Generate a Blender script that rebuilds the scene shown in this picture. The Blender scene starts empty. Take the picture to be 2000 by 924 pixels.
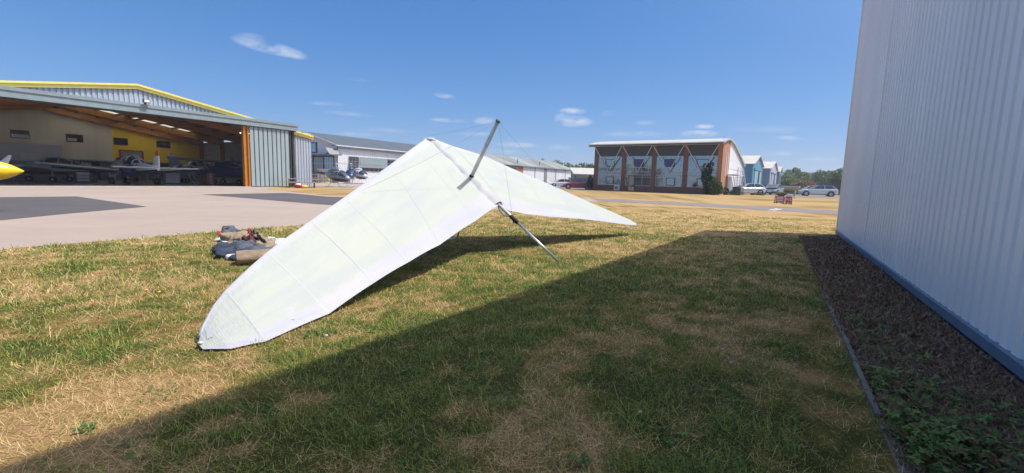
import bpy, bmesh, math, random
import numpy as np
from mathutils import Vector, Matrix, Euler
SC = bpy.context.scene
COL = SC.collection
RND = random.Random(7)
NPR = np.random.default_rng(11)

# ------------------------------------------------------------------ camera, sky, sun, exposure
W0, F0, CX, CY = 2000.0, 880.0, 1000.0, 462.0
EYE = 1.25
PITCH, ROLL = math.atan(110/880), .028
_cp, _sp = math.cos(PITCH), math.sin(PITCH)
FW = np.array([0, _cp, -_sp]); _r0 = np.array([1., 0, 0]); _u0 = np.array([0, _sp, _cp])
RT = math.cos(ROLL)*_r0 + math.sin(ROLL)*_u0
UP = -math.sin(ROLL)*_r0 + math.cos(ROLL)*_u0
CAM = np.array([0, 0, EYE])
cd = bpy.data.cameras.new('camera'); cam = bpy.data.objects.new('camera', cd); COL.objects.link(cam)
cd.sensor_width = 36; cd.lens = 36*F0/W0; cd.clip_start = .05; cd.clip_end = 3000
M = Matrix(((RT[0], UP[0], -FW[0], 0), (RT[1], UP[1], -FW[1], 0), (RT[2], UP[2], -FW[2], EYE), (0, 0, 0, 1)))
cam.matrix_world = M
SC.camera = cam
SC.render.resolution_x = 1024; SC.render.resolution_y = 473
SUN = np.array([.565, -.02, 1.0]); SUN /= np.linalg.norm(SUN)
SUN_EL = math.asin(SUN[2]); SUN_AZ = math.atan2(SUN[0], SUN[1])
sd = bpy.data.lights.new('sun', 'SUN'); sd.energy = 4.0; sd.angle = math.radians(.53); sd.color = (1, .955, .88)
sun = bpy.data.objects.new('sun', sd); COL.objects.link(sun)
sun.rotation_euler = Vector(-SUN).to_track_quat('-Z', 'Y').to_euler(); sun.location = (20, 0, 40)
SC.view_settings.view_transform = 'Standard'; SC.view_settings.look = 'None'
SC.view_settings.exposure = .35; SC.view_settings.gamma = 1
SKY_STRENGTH = .10
AUREOLE_FILL = 3.1  # strength of the fill glow added to the sky round the sun


def ray(x, y): return FW + RT*(x-CX)/F0 - UP*(y-CY)/F0
def G(x, y, z=0.):
    d = ray(x, y); t = (z-EYE)/d[2]; return CAM + d*t
def AT(x, y, Y):
    d = ray(x, y); return CAM + d*(Y/d[1])


def build_world():
    w = bpy.data.worlds.new('World'); SC.world = w; w.use_nodes = True
    nt = w.node_tree; nt.nodes.clear(); N = nt.nodes; L = nt.links
    sky = N.new('ShaderNodeTexSky'); sky.sky_type = 'NISHITA'; sky.sun_disc = False
    sky.sun_elevation = SUN_EL; sky.sun_rotation = SUN_AZ
    sky.air_density = 1.0; sky.dust_density = .3; sky.ozone_density = 1.0; sky.altitude = 50
    # grade the physical sky towards the deep blue, low-contrast sky a phone records
    sp = N.new('ShaderNodeSeparateColor'); cb = N.new('ShaderNodeCombineColor'); L.new(sky.outputs[0], sp.inputs[0])
    gain = 1/(2**SC.view_settings.exposure*SKY_STRENGTH)
    for ch, (k, g_) in enumerate(((1.58, 1.09), (1.30, .73), (1.66, .558))):
        m0 = N.new('ShaderNodeMath'); m0.operation = 'MULTIPLY'; L.new(sp.outputs[ch], m0.inputs[0]); m0.inputs[1].default_value = .04
        m1 = N.new('ShaderNodeMath'); m1.operation = 'POWER'; L.new(m0.outputs[0], m1.inputs[0]); m1.inputs[1].default_value = g_
        m4 = N.new('ShaderNodeMath'); m4.operation = 'MULTIPLY'; L.new(m1.outputs[0], m4.inputs[0]); m4.inputs[1].default_value = k*gain
        L.new(m4.outputs[0], cb.inputs[ch])
    hs = cb
    geo = N.new('ShaderNodeTexCoord')
    nz = N.new('ShaderNodeTexNoise'); nz.inputs['Scale'].default_value = 26; nz.inputs['Detail'].default_value = 5; nz.inputs['Roughness'].default_value = .5
    mp = N.new('ShaderNodeMapping'); mp.inputs['Scale'].default_value = (1, 1, 2.2)
    L.new(geo.outputs['Generated'], mp.inputs['Vector']); L.new(mp.outputs[0], nz.inputs['Vector'])
    acc = None
    # far small fair-weather clouds: direction on the sky dome, angular half sizes, density
    clouds = [((528, 93), 50, 9.5, .24, .95), ((556, 103), 32, 6, .26, .75), ((490, 74), 22, 7, .1, .25),
              ((1120, 237), 34, 10, .02, 1.05), ((1118, 217), 24, 6, .03, .85), ((1098, 228), 14, 6, 0, .5),
              ((868, 187), 20, 5, .12, .5), ((878, 235), 34, 4.5, .04, .6), ((946, 236), 20, 7, 0, .5),
              ((1365, 261), 30, 6, 0, .8), ((1376, 247), 15, 4, 0, .7), ((1262, 240), 18, 4, 0, .4), ((1190, 222), 14, 5, 0, .25),
              ((640, 203), 26, 3.5, .05, .3), ((680, 222), 40, 4, .1, .3), ((700, 156), 20, 3, .1, .18), ((1010, 283), 40, 5, .03, .5),
              ((975, 296), 36, 4, .03, .4), ((1090, 288), 26, 5, 0, .4), ((1545, 270), 20, 3.5, .05, .55), ((1520, 300), 22, 4, 0, .5),
              ((1600, 311), 26, 3.5, 0, .45), ((1500, 252), 60, 6, 0, .18), ((1240, 262), 60, 5, 0, .28), ((700, 262), 40, 4, .05, .3), ((760, 255), 50, 4, .05, .25),
              ((930, 262), 40, 4, 0, .4)]
    for (px, py), ra, rb, ang, dens in clouds:
        c = ray(px, py); c /= np.linalg.norm(c)
        a = ray(px+60*math.cos(ang), py+60*math.sin(ang)); a = a - c*(a@c); a /= np.linalg.norm(a)
        b = np.cross(c, a); b /= np.linalg.norm(b)
        ang_px = 1/F0
        ds = []
        for v, r in ((a, ra), (b, rb)):
            d = N.new('ShaderNodeVectorMath'); d.operation = 'DOT_PRODUCT'; L.new(geo.outputs['Generated'], d.inputs[0]); d.inputs[1].default_value = v/(r*ang_px*1.15)
            p = N.new('ShaderNodeMath'); p.operation = 'POWER'; L.new(d.outputs['Value'], p.inputs[0]); p.inputs[1].default_value = 2
            ab = N.new('ShaderNodeMath'); ab.operation = 'MULTIPLY'; L.new(d.outputs['Value'], ab.inputs[0]); L.new(d.outputs['Value'], ab.inputs[1])
            ds.append(ab)
        s = N.new('ShaderNodeMath'); s.operation = 'ADD'; L.new(ds[0].outputs[0], s.inputs[0]); L.new(ds[1].outputs[0], s.inputs[1])
        e = N.new('ShaderNodeMath'); e.operation = 'MULTIPLY_ADD'; L.new(s.outputs[0], e.inputs[0]); e.inputs[1].default_value = -dens; e.inputs[2].default_value = dens; e.use_clamp = True
        # only the hemisphere in front of the cloud direction
        fd = N.new('ShaderNodeVectorMath'); fd.operation = 'DOT_PRODUCT'; L.new(geo.outputs['Generated'], fd.inputs[0]); fd.inputs[1].default_value = c
        gt = N.new('ShaderNodeMath'); gt.operation = 'GREATER_THAN'; L.new(fd.outputs['Value'], gt.inputs[0]); gt.inputs[1].default_value = .5
        ml = N.new('ShaderNodeMath'); ml.operation = 'MULTIPLY'; L.new(e.outputs[0], ml.inputs[0]); L.new(gt.outputs[0], ml.inputs[1])
        if acc is None: acc = ml
        else:
            mx = N.new('ShaderNodeMath'); mx.operation = 'MAXIMUM'; L.new(acc.outputs[0], mx.inputs[0]); L.new(ml.outputs[0], mx.inputs[1]); acc = mx
    # density * noise
    sh = N.new('ShaderNodeMapRange'); L.new(nz.outputs['Fac'], sh.inputs['Value']); sh.inputs['From Min'].default_value = .29; sh.inputs['From Max'].default_value = .7
    m2 = N.new('ShaderNodeMath'); m2.operation = 'MULTIPLY'; L.new(acc.outputs[0], m2.inputs[0]); L.new(sh.outputs[0], m2.inputs[1]); m2.use_clamp = True
    m3 = N.new('ShaderNodeMath'); m3.operation = 'MULTIPLY'; L.new(m2.outputs[0], m3.inputs[0]); m3.inputs[1].default_value = 1.15; m3.use_clamp = True
    mix = N.new('ShaderNodeMix'); mix.data_type = 'RGBA'; L.new(m3.outputs[0], mix.inputs['Factor']); L.new(hs.outputs[0], mix.inputs['A'])
    mix.inputs['B'].default_value = (.78*gain, .82*gain, .93*gain, 1)
    # glow added round the sun, high above the frame, to lift the shaded lawn
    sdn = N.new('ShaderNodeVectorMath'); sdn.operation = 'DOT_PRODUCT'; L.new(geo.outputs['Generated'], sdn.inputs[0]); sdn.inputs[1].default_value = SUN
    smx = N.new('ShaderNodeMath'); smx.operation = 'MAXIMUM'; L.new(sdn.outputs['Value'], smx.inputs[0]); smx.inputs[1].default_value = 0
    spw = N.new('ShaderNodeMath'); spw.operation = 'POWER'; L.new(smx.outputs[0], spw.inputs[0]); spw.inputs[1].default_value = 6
    sad = N.new('ShaderNodeMix'); sad.data_type = 'RGBA'; sad.blend_type = 'ADD'; L.new(spw.outputs[0], sad.inputs['Factor']); L.new(mix.outputs['Result'], sad.inputs['A']); sad.inputs['B'].default_value = (AUREOLE_FILL*gain, AUREOLE_FILL*.94*gain, AUREOLE_FILL*.82*gain, 1); sad.clamp_factor = False
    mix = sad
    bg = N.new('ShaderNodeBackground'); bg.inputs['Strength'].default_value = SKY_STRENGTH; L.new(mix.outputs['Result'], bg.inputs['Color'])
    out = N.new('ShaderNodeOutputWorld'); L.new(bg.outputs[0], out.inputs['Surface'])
build_world()

# ------------------------------------------------------------------ materials
def mat(name, col, rough=.6, metal=0., var=.12, scale=3., bump=0., bscale=40., spec=.5, stretch=(1, 1, 1), col2=None, coat=0.):
    m = bpy.data.materials.new(name); m.use_nodes = True; nt = m.node_tree; N = nt.nodes; L = nt.links
    b = N['Principled BSDF']; b.inputs['Roughness'].default_value = rough; b.inputs['Metallic'].default_value = metal
    b.inputs['Specular IOR Level'].default_value = spec; b.inputs['Coat Weight'].default_value = coat
    tc = N.new('ShaderNodeTexCoord'); mp = N.new('ShaderNodeMapping'); mp.inputs['Scale'].default_value = stretch
    L.new(tc.outputs['Object'], mp.inputs['Vector'])
    nz = N.new('ShaderNodeTexNoise'); nz.inputs['Scale'].default_value = scale; nz.inputs['Detail'].default_value = 5; L.new(mp.outputs[0], nz.inputs['Vector'])
    mx = N.new('ShaderNodeMix'); mx.data_type = 'RGBA'
    c = np.array(col); c2 = np.array(col2) if col2 is not None else np.clip(c*(1-2*var), 0, 1)
    c1 = np.clip(c*(1+.6*var), 0, 1) if col2 is None else c
    mx.inputs['A'].default_value = (*c2, 1); mx.inputs['B'].default_value = (*c1, 1)
    mr = N.new('ShaderNodeMapRange'); mr.inputs['From Min'].default_value = .3; mr.inputs['From Max'].default_value = .68
    L.new(nz.outputs['Fac'], mr.inputs['Value']); L.new(mr.outputs[0], mx.inputs['Factor']); L.new(mx.outputs['Result'], b.inputs['Base Color'])
    if bump:
        n2 = N.new('ShaderNodeTexNoise'); n2.inputs['Scale'].default_value = bscale; n2.inputs['Detail'].default_value = 4; L.new(mp.outputs[0], n2.inputs['Vector'])
        bp = N.new('ShaderNodeBump'); bp.inputs['Strength'].default_value = bump; bp.inputs['Distance'].default_value = .02
        L.new(n2.outputs['Fac'], bp.inputs['Height']); L.new(bp.outputs[0], b.inputs['Normal'])
    return m

def glass_mat(name, tint=(.03, .045, .055), refl=.4, rcol=(.85, .92, .95), rough=.03):
    m = bpy.data.materials.new(name); m.use_nodes = True; nt = m.node_tree; N = nt.nodes; L = nt.links
    b = N['Principled BSDF']; b.inputs['Base Color'].default_value = (*tint, 1); b.inputs['Roughness'].default_value = .25
    g = N.new('ShaderNodeBsdfGlossy'); g.inputs['Color'].default_value = (*rcol, 1); g.inputs['Roughness'].default_value = rough
    tc = N.new('ShaderNodeTexCoord'); nz = N.new('ShaderNodeTexNoise'); nz.inputs['Scale'].default_value = 1.1; L.new(tc.outputs['Object'], nz.inputs['Vector'])
    bp = N.new('ShaderNodeBump'); bp.inputs['Strength'].default_value = .04; bp.inputs['Distance'].default_value = .2; L.new(nz.outputs['Fac'], bp.inputs['Height']); L.new(bp.outputs[0], g.inputs['Normal'])
    mx = N.new('ShaderNodeMixShader'); mx.inputs['Fac'].default_value = refl
    L.new(b.outputs[0], mx.inputs[1]); L.new(g.outputs[0], mx.inputs[2]); L.new(mx.outputs[0], N['Material Output'].inputs['Surface'])
    return m

def attr_mat(name, rough=.7, transl=.0, spec=.3):
    m = bpy.data.materials.new(name); m.use_nodes = True; nt = m.node_tree; N = nt.nodes; L = nt.links
    b = N['Principled BSDF']; b.inputs['Roughness'].default_value = rough; b.inputs['Specular IOR Level'].default_value = spec
    a = N.new('ShaderNodeAttribute'); a.attribute_name = 'Col'; L.new(a.outputs['Color'], b.inputs['Base Color'])
    if transl:
        t = N.new('ShaderNodeBsdfTranslucent'); L.new(a.outputs['Color'], t.inputs['Color'])
        mx = N.new('ShaderNodeMixShader'); mx.inputs['Fac'].default_value = transl
        L.new(b.outputs[0], mx.inputs[1]); L.new(t.outputs[0], mx.inputs[2]); L.new(mx.outputs[0], N['Material Output'].inputs['Surface'])
    return m

def brick_mat(name, c1, c2, mortar):
    m = bpy.data.materials.new(name); m.use_nodes = True; nt = m.node_tree; N = nt.nodes; L = nt.links
    b = N['Principled BSDF']; b.inputs['Roughness'].default_value = .85
    tc = N.new('ShaderNodeTexCoord'); mp = N.new('ShaderNodeMapping'); mp.inputs['Rotation'].default_value = (math.pi/2, 0, 0)
    sx = N.new('ShaderNodeSeparateXYZ'); cx = N.new('ShaderNodeCombineXYZ'); ad = N.new('ShaderNodeMath')
    L.new(tc.outputs['Object'], sx.inputs[0]); L.new(sx.outputs[0], ad.inputs[0]); L.new(sx.outputs[1], ad.inputs[1])
    L.new(ad.outputs[0], cx.inputs[0]); L.new(sx.outputs[2], cx.inputs[1])
    br = N.new('ShaderNodeTexBrick'); br.inputs['Scale'].default_value = 4.4; br.inputs['Mortar Size'].default_value = .02
    br.inputs['Color1'].default_value = (*c1, 1); br.inputs['Color2'].default_value = (*c2, 1); br.inputs['Mortar'].default_value = (*mortar, 1)
    L.new(cx.outputs[0], br.inputs['Vector']); L.new(br.outputs['Color'], b.inputs['Base Color'])
    return m

MT = {}
def mm(k, *a, **kw):
    if k not in MT: MT[k] = mat(k, *a, **kw)
    return MT[k]
mm('cladding_light', (.86, .85, .83), rough=.42, var=.05, scale=.8, stretch=(1, 1, .25))
mm('flashing_blue', (.13, .20, .28), rough=.5, var=.1)
mm('hangar_cladding', (.30, .36, .375), rough=.45, var=.06, scale=1.2, stretch=(1, 1, .2))
mm('hangar_side_cladding', (.38, .415, .485), rough=.45, var=.06, scale=1.2, stretch=(1, 1, .2))
mm('hangar_beam', (.22, .27, .29), rough=.5, var=.06)
mm('yellow_trim', (.80, .66, .16), rough=.45, var=.05)
mm('orange_steel', (.44, .165, .015), rough=.5, var=.1)
mm('dark_void', (.035, .033, .035), rough=.8, var=.2)
mm('dark_metal', (.06, .06, .065), rough=.5, var=.2)
mm('ceiling_sheet', (.34, .34, .34), rough=.7, var=.1)
mm('inner_wall', (.60, .55, .46), rough=.8, var=.06, scale=.6, stretch=(2, 1, .3))
mm('inner_yellow', (.80, .54, .012), rough=.7, var=.05)
mm('inner_grey', (.40, .40, .41), rough=.8, var=.1)
mm('hangar_floor', (.16, .14, .15), rough=.35, var=.2, scale=.4)
mm('threshold', (.62, .58, .54), rough=.7, var=.1)
mm('white_paint', (.74, .74, .74), rough=.35, var=.04)
mm('white_panel', (.68, .68, .70), rough=.5, var=.05, scale=.7, stretch=(1, 1, .3))
mm('grey_light', (.42, .43, .45), rough=.5, var=.08)
mm('grey_mid', (.22, .235, .25), rough=.5, var=.1)
mm('grey_blue_panel', (.26, .315, .34), rough=.35, var=.05)
mm('dark_blue_frame', (.025, .045, .10), rough=.4, var=.1)
mm('band_grey', (.43, .45, .52), rough=.45, var=.04)
mm('roof_slate', (.085, .10, .108), rough=.5, var=.08, scale=.6)
mm('roof_old', (.22, .235, .225), rough=.8, var=.25, scale=.5, stretch=(1, .2, .2))
mm('roof_pale', (.46, .43, .385), rough=.6, var=.06, scale=.6)
mm('soffit', (.05, .062, .09), rough=.6, var=.1)
mm('steel_white', (.58, .58, .60), rough=.4, var=.05)
mm('maroon_frame', (.09, .018, .022), rough=.4, var=.1)
mm('blue_blind', (.03, .06, .24), rough=.5, var=.1)
mm('blue_clad', (.075, .25, .36), rough=.45, var=.06, scale=1, stretch=(1, 1, .2))
mm('blue_pale', (.33, .50, .58), rough=.4, var=.05)
mm('slate_clad', (.20, .25, .34), rough=.45, var=.06)
mm('rubber', (.02, .02, .02), rough=.8, var=.2)
mm('alu', (.70, .71, .73), rough=.28, metal=.85, var=.05)
mm('alu_dull', (.58, .59, .58), rough=.45, metal=.25, var=.08)
mm('black_cloth', (.02, .02, .025), rough=.8, var=.2)
mm('wood_grey', (.42, .38, .34), rough=.75, var=.2, scale=6, stretch=(1, 8, 8))
mm('wood_brown', (.16, .085, .05), rough=.75, var=.2, scale=6)
mm('plane_navy', (.02, .035, .12), rough=.3, var=.1)
mm('plane_red', (.14, .02, .03), rough=.35, var=.1)
mm('orange_paint', (.55, .13, .03), rough=.35, var=.05)
mm('plane_yellow', (.85, .55, .015), rough=.25, var=.03, coat=.3)
mm('prop_grey', (.13, .12, .115), rough=.5, var=.08)
mm('red_paint', (.42, .02, .03), rough=.4, var=.1)
mm('sign_red', (.36, .05, .065), rough=.5, var=.1)
mm('tan_fabric', (.30, .22, .15), rough=.9, var=.2, scale=9, bump=.5, bscale=26)
mm('navy_fabric', (.032, .042, .07), rough=.85, var=.45, scale=7, bump=.6, bscale=22)
mm('slate_fabric', (.085, .095, .115), rough=.85, var=.3, scale=8, bump=.6, bscale=22)
mm('maroon_fabric', (.09, .028, .022), rough=.85, var=.3, scale=9, bump=.5)
mm('sheet_fabric', (.58, .60, .60), rough=.8, var=.1, scale=5, bump=.4, bscale=18)
mm('red_fabric', (.55, .04, .05), rough=.8, var=.1)
mm('terracotta', (.40, .17, .08), rough=.7, var=.1)
mm('car_silver', (.55, .57, .60), rough=.25, metal=.35, var=.02, coat=.6)
mm('car_white', (.70, .71, .72), rough=.25, var=.02, coat=.6)
mm('car_grey', (.20, .225, .265), rough=.28, metal=.35, var=.03, coat=.6)
mm('car_dark', (.03, .04, .06), rough=.25, var=.1, coat=.6)
mm('car_red', (.36, .02, .05), rough=.25, var=.05, coat=.6)
mm('heli_grey', (.20, .215, .25), rough=.25, metal=.2, var=.05, coat=.5)
mm('heli_dark', (.035, .04, .06), rough=.3, var=.1)
mm('heli_blue', (.02, .04, .16), rough=.25, var=.1, coat=.5)
mm('heli_white', (.68, .69, .72), rough=.25, var=.05, coat=.5)
mm('rim', (.45, .45, .46), rough=.35, metal=.6, var=.1)
mm('lamp_red', (.30, .02, .02), rough=.2, var=.05)
mm('lamp_clear', (.75, .77, .80), rough=.12, var=.02)
mm('yellow_bag', (.75, .45, .03), rough=.6, var=.1)
mm('concrete_old', (.155, .145, .13), rough=.9, var=.25, scale=6, bump=.5, bscale=60)
mm('bark', (.09, .07, .05), rough=.9, var=.3, scale=6, bump=.6, bscale=20)
mm('pebble', (.5, .49, .47), rough=.8, var=.2, scale=40)
mm('fence_grey', (.22, .25, .275), rough=.6, var=.06)
mm('cream', (.55, .50, .36), rough=.7, var=.1)
mm('green_dark', (.03, .07, .06), rough=.6, var=.2)
GLASS_CLEAR = glass_mat('glass_sky', (.035, .06, .07), .40, (.62, .80, .86))
GLASS_DARK = glass_mat('glass_dark', (.012, .016, .022), .22)
GLASS_CAR = glass_mat('glass_car', (.01, .012, .016), .16)
GLASS_PALE = glass_mat('glass_pale', (.12, .15, .16), .30, (.70, .82, .86))
BRICK = brick_mat('brick_orange', (.40, .15, .065), (.33, .115, .05), (.42, .33, .25))
BRICK_DK = brick_mat('brick_red', (.19, .065, .045), (.16, .055, .038), (.20, .15, .13))

# ------------------------------------------------------------------ mesh helpers
class MB:
    def __init__(s): s.v = []; s.f = []
    def add(s, vs, fs):
        o = len(s.v); s.v += [tuple(map(float, v)) for v in vs]; s.f += [tuple(o+i for i in f) for f in fs]; return s
    def box(s, x0, x1, y0, y1, z0, z1):
        return s.add([(x0,y0,z0),(x1,y0,z0),(x1,y1,z0),(x0,y1,z0),(x0,y0,z1),(x1,y0,z1),(x1,y1,z1),(x0,y1,z1)],
                     [(0,3,2,1),(4,5,6,7),(0,1,5,4),(1,2,6,5),(2,3,7,6),(3,0,4,7)])
    def tube(s, pts, r, n=8, cap=True):
        pts = [np.array(p, float) for p in pts]; rs = r if isinstance(r, (list, tuple)) else [r]*len(pts)
        rings = []
        pu = None
        for i, p in enumerate(pts):
            t = pts[min(i+1, len(pts)-1)]-pts[max(i-1, 0)]; t /= (np.linalg.norm(t)+1e-9)
            ref = np.array([0, 0, 1.]) if abs(t[2]) < .9 else np.array([1., 0, 0])
            a = np.cross(t, ref) if pu is None else pu - t*(pu@t)
            a /= np.linalg.norm(a); pu = a; b = np.cross(t, a)
            rings.append([p + (a*math.cos(2*math.pi*k/n)+b*math.sin(2*math.pi*k/n))*rs[i] for k in range(n)])
        return s.loft(rings, cap)
    def loft(s, rings, cap=True, closed=True):
        n = len(rings[0]); vs = [v for r in rings for v in r]; fs = []
        for i in range(len(rings)-1):
            for k in range(n if closed else n-1):
                a = i*n+k; b = i*n+(k+1) % n; fs.append((a, b, b+n, a+n))
        if cap: fs += [tuple(range(n-1, -1, -1)), tuple(range((len(rings)-1)*n, len(rings)*n))]
        return s.add(vs, fs)
    def prism(s, poly, axis, a, b):
        """poly of 2-D points pushed along an axis from a to b (axis x: poly=(y,z); y: (x,z); z: (x,y))"""
        def P(p, t): return (t, p[0], p[1]) if axis == 'x' else ((p[0], t, p[1]) if axis == 'y' else (p[0], p[1], t))
        n = len(poly); vs = [P(p, a) for p in poly]+[P(p, b) for p in poly]
        return s.add(vs, [tuple(range(n-1, -1, -1)), tuple(range(n, 2*n))]+[(i, (i+1) % n, (i+1) % n+n, i+n) for i in range(n)])
    def ellip(s, c, r, n=12, m=8, f=None):
        rings = []
        for j in range(1, m):
            th = math.pi*j/m
            rings.append([(c[0]+r[0]*math.sin(th)*math.cos(2*math.pi*k/n), c[1]+r[1]*math.sin(th)*math.sin(2*math.pi*k/n), c[2]+r[2]*math.cos(th)) for k in range(n)])
        return s.loft(rings)
    def quad(s, a, b, c, d): return s.add([a, b, c, d], [(0, 1, 2, 3)])
    def build(s, name, m, parent=None, smooth=False, bevel=0, kind=None):
        me = bpy.data.meshes.new(name); me.from_pydata(s.v, [], s.f)
        bm = bmesh.new(); bm.from_mesh(me); bmesh.ops.recalc_face_normals(bm, faces=bm.faces); bm.to_mesh(me); bm.free()
        if m is not None: me.materials.append(m if not isinstance(m, str) else MT[m])
        if smooth:
            for p in me.polygons: p.use_smooth = True
        o = bpy.data.objects.new(name, me); COL.objects.link(o)
        if parent is not None: o.parent = parent
        if bevel:
            b = o.modifiers.new('bevel', 'BEVEL'); b.width = bevel; b.segments = 2; b.limit_method = 'ANGLE'
        if kind: o['kind'] = kind
        return o

def box(name, m, p, *d, bevel=0): return MB().box(*d).build(name, m, p, bevel=bevel)
def tag(o, label=None, cat=None, group=None, kind=None):
    if label: o['label'] = label
    if cat: o['category'] = cat
    if group: o['group'] = group
    if kind: o['kind'] = kind
    return o
def thing(name, label, cat, loc=(0, 0, 0), rz=0, group=None, sc=1):
    o = bpy.data.objects.new(name, None); COL.objects.link(o); o.location = loc; o.rotation_euler = (0, 0, rz); o.scale = (sc,)*3
    o.empty_display_size = .2
    return tag(o, label, cat, group)
def copy_tree(o, parent=None):
    c = o.copy(); COL.objects.link(c); c.parent = parent
    for ch in list(o.children): copy_tree(ch, c)
    return c

def ribs(x0, x1, zb, zt, y=0., pitch=.25, depth=.03, flat=.55, sgn=-1):
    """trapezoid-profile wall sheet facing -y in local axes; zb/zt are functions of x or numbers"""
    fb = zb if callable(zb) else (lambda x: zb); ft = zt if callable(zt) else (lambda x: zt)
    prof = []; x = x0; w = pitch
    while x < x1-1e-6:
        for dx, dy in ((0, 0), (flat*w, 0), ((flat+.1)*w, 1), (.9*w, 1)):
            if x+dx < x1: prof.append((x+dx, y - sgn*dy*depth))
        x += w
    prof.append((x1, y))
    m = MB(); vs = []; fs = []
    for px, py in prof: vs += [(px, py, fb(px)), (px, py, ft(px))]
    for i in range(len(prof)-1): fs.append((2*i, 2*i+2, 2*i+3, 2*i+1))
    return m.add(vs, fs)

# value noise for the turf
def _hash(ix, iy, seed):
    h = (ix*374761393 + iy*668265263 + seed*1442695041) & 0xffffffff
    h = ((h ^ (h >> 13))*1274126177) & 0xffffffff
    return ((h ^ (h >> 16)) & 0xffff)/65535.
def vnoise(x, y, seed=0):
    ix = np.floor(x).astype(np.int64); iy = np.floor(y).astype(np.int64); fx = x-ix; fy = y-iy
    fx = fx*fx*(3-2*fx); fy = fy*fy*(3-2*fy)
    a = _hash(ix, iy, seed); b = _hash(ix+1, iy, seed); c = _hash(ix, iy+1, seed); d = _hash(ix+1, iy+1, seed)
    return (a*(1-fx)+b*fx)*(1-fy)+(c*(1-fx)+d*fx)*fy
def fbm(x, y, seed=0, o=4):
    t = 0; a = .5; s = 0
    for i in range(o): t = t + a*vnoise(x*2**i, y*2**i, seed+i*17); s += a; a *= .5
    return t/s

DRY = [((1050, 790), .42, .75), ((1150, 690), .5, .6), ((1000, 900), .4, .7), ((1330, 560), .8, .55), ((1420, 500), 1.2, .5), ((1180, 830), .35, .4), ((1560, 730), .5, .35),
       ((1250, 640), .5, .45), ((1640, 800), .25, .5), ((200, 810), .5, .8), ((440, 725), .5, .75), ((620, 640), .6, .6), ((60, 880), .4, .7), ((800, 590), .7, .5),
       ((1040, 470), .9, .35), ((340, 640), .4, .3), ((120, 560), .5, .3), ((1470, 860), .3, .25), ((300, 760), .35, .6), ((1120, 470), 1., .3), ((700, 900), .25, .35)]
GREEN = [((820, 720), .5, .6), ((930, 640), .6, .6), ((650, 790), .45, .45), ((1500, 600), .6, .6), ((1380, 800), .45, .45), ((1200, 560), .7, .55), ((560, 530), .9, .2), ((230, 720), .2, .4),
         ((480, 760), .2, .4), ((1080, 590), .7, .4), ((470, 660), .3, .4), ((700, 830), .5, .5), ((330, 840), .3, .4), ((1540, 700), .3, .4), ((1290, 880), .4, .45), ((1580, 880), .4, .4), ((860, 860), .3, .3), ((300, 600), .5, .12)]
_DR = [(G(*p)[:2], r, a) for p, r, a in DRY]; _GR = [(G(*p)[:2], r, a) for p, r, a in GREEN]
def dryness(x, y):
    d = .50 + (fbm(x*.55, y*.55, 3)-.5)*.55 + (fbm(x*2.1, y*2.1, 5)-.5)*.9 + (fbm(x*7.5, y*7.5, 8)-.5)*1.6
    wx = x + (fbm(x*1.7, y*1.7, 21)-.5)*1.1; wy = y + (fbm(x*1.7, y*1.7, 31)-.5)*1.1
    for (c, r, a) in _DR: d = d + .42*a*np.exp(-((wx-c[0])**2+(wy-c[1])**2)/(r*r))
    for (c, r, a) in _GR: d = d - .68*a*np.exp(-((wx-c[0])**2+(wy-c[1])**2)/(r*r))
    dist = np.hypot(x, y)
    d = d + np.clip((dist-9)/25, 0, .36)
    return np.clip(d, 0, 1)

D2 = np.array([.503, .864]); D2 /= np.linalg.norm(D2); RZ_D = math.atan2(D2[1], D2[0])      # heading shared by the airfield's rows
ND = np.array([-D2[1], D2[0]])

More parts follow.
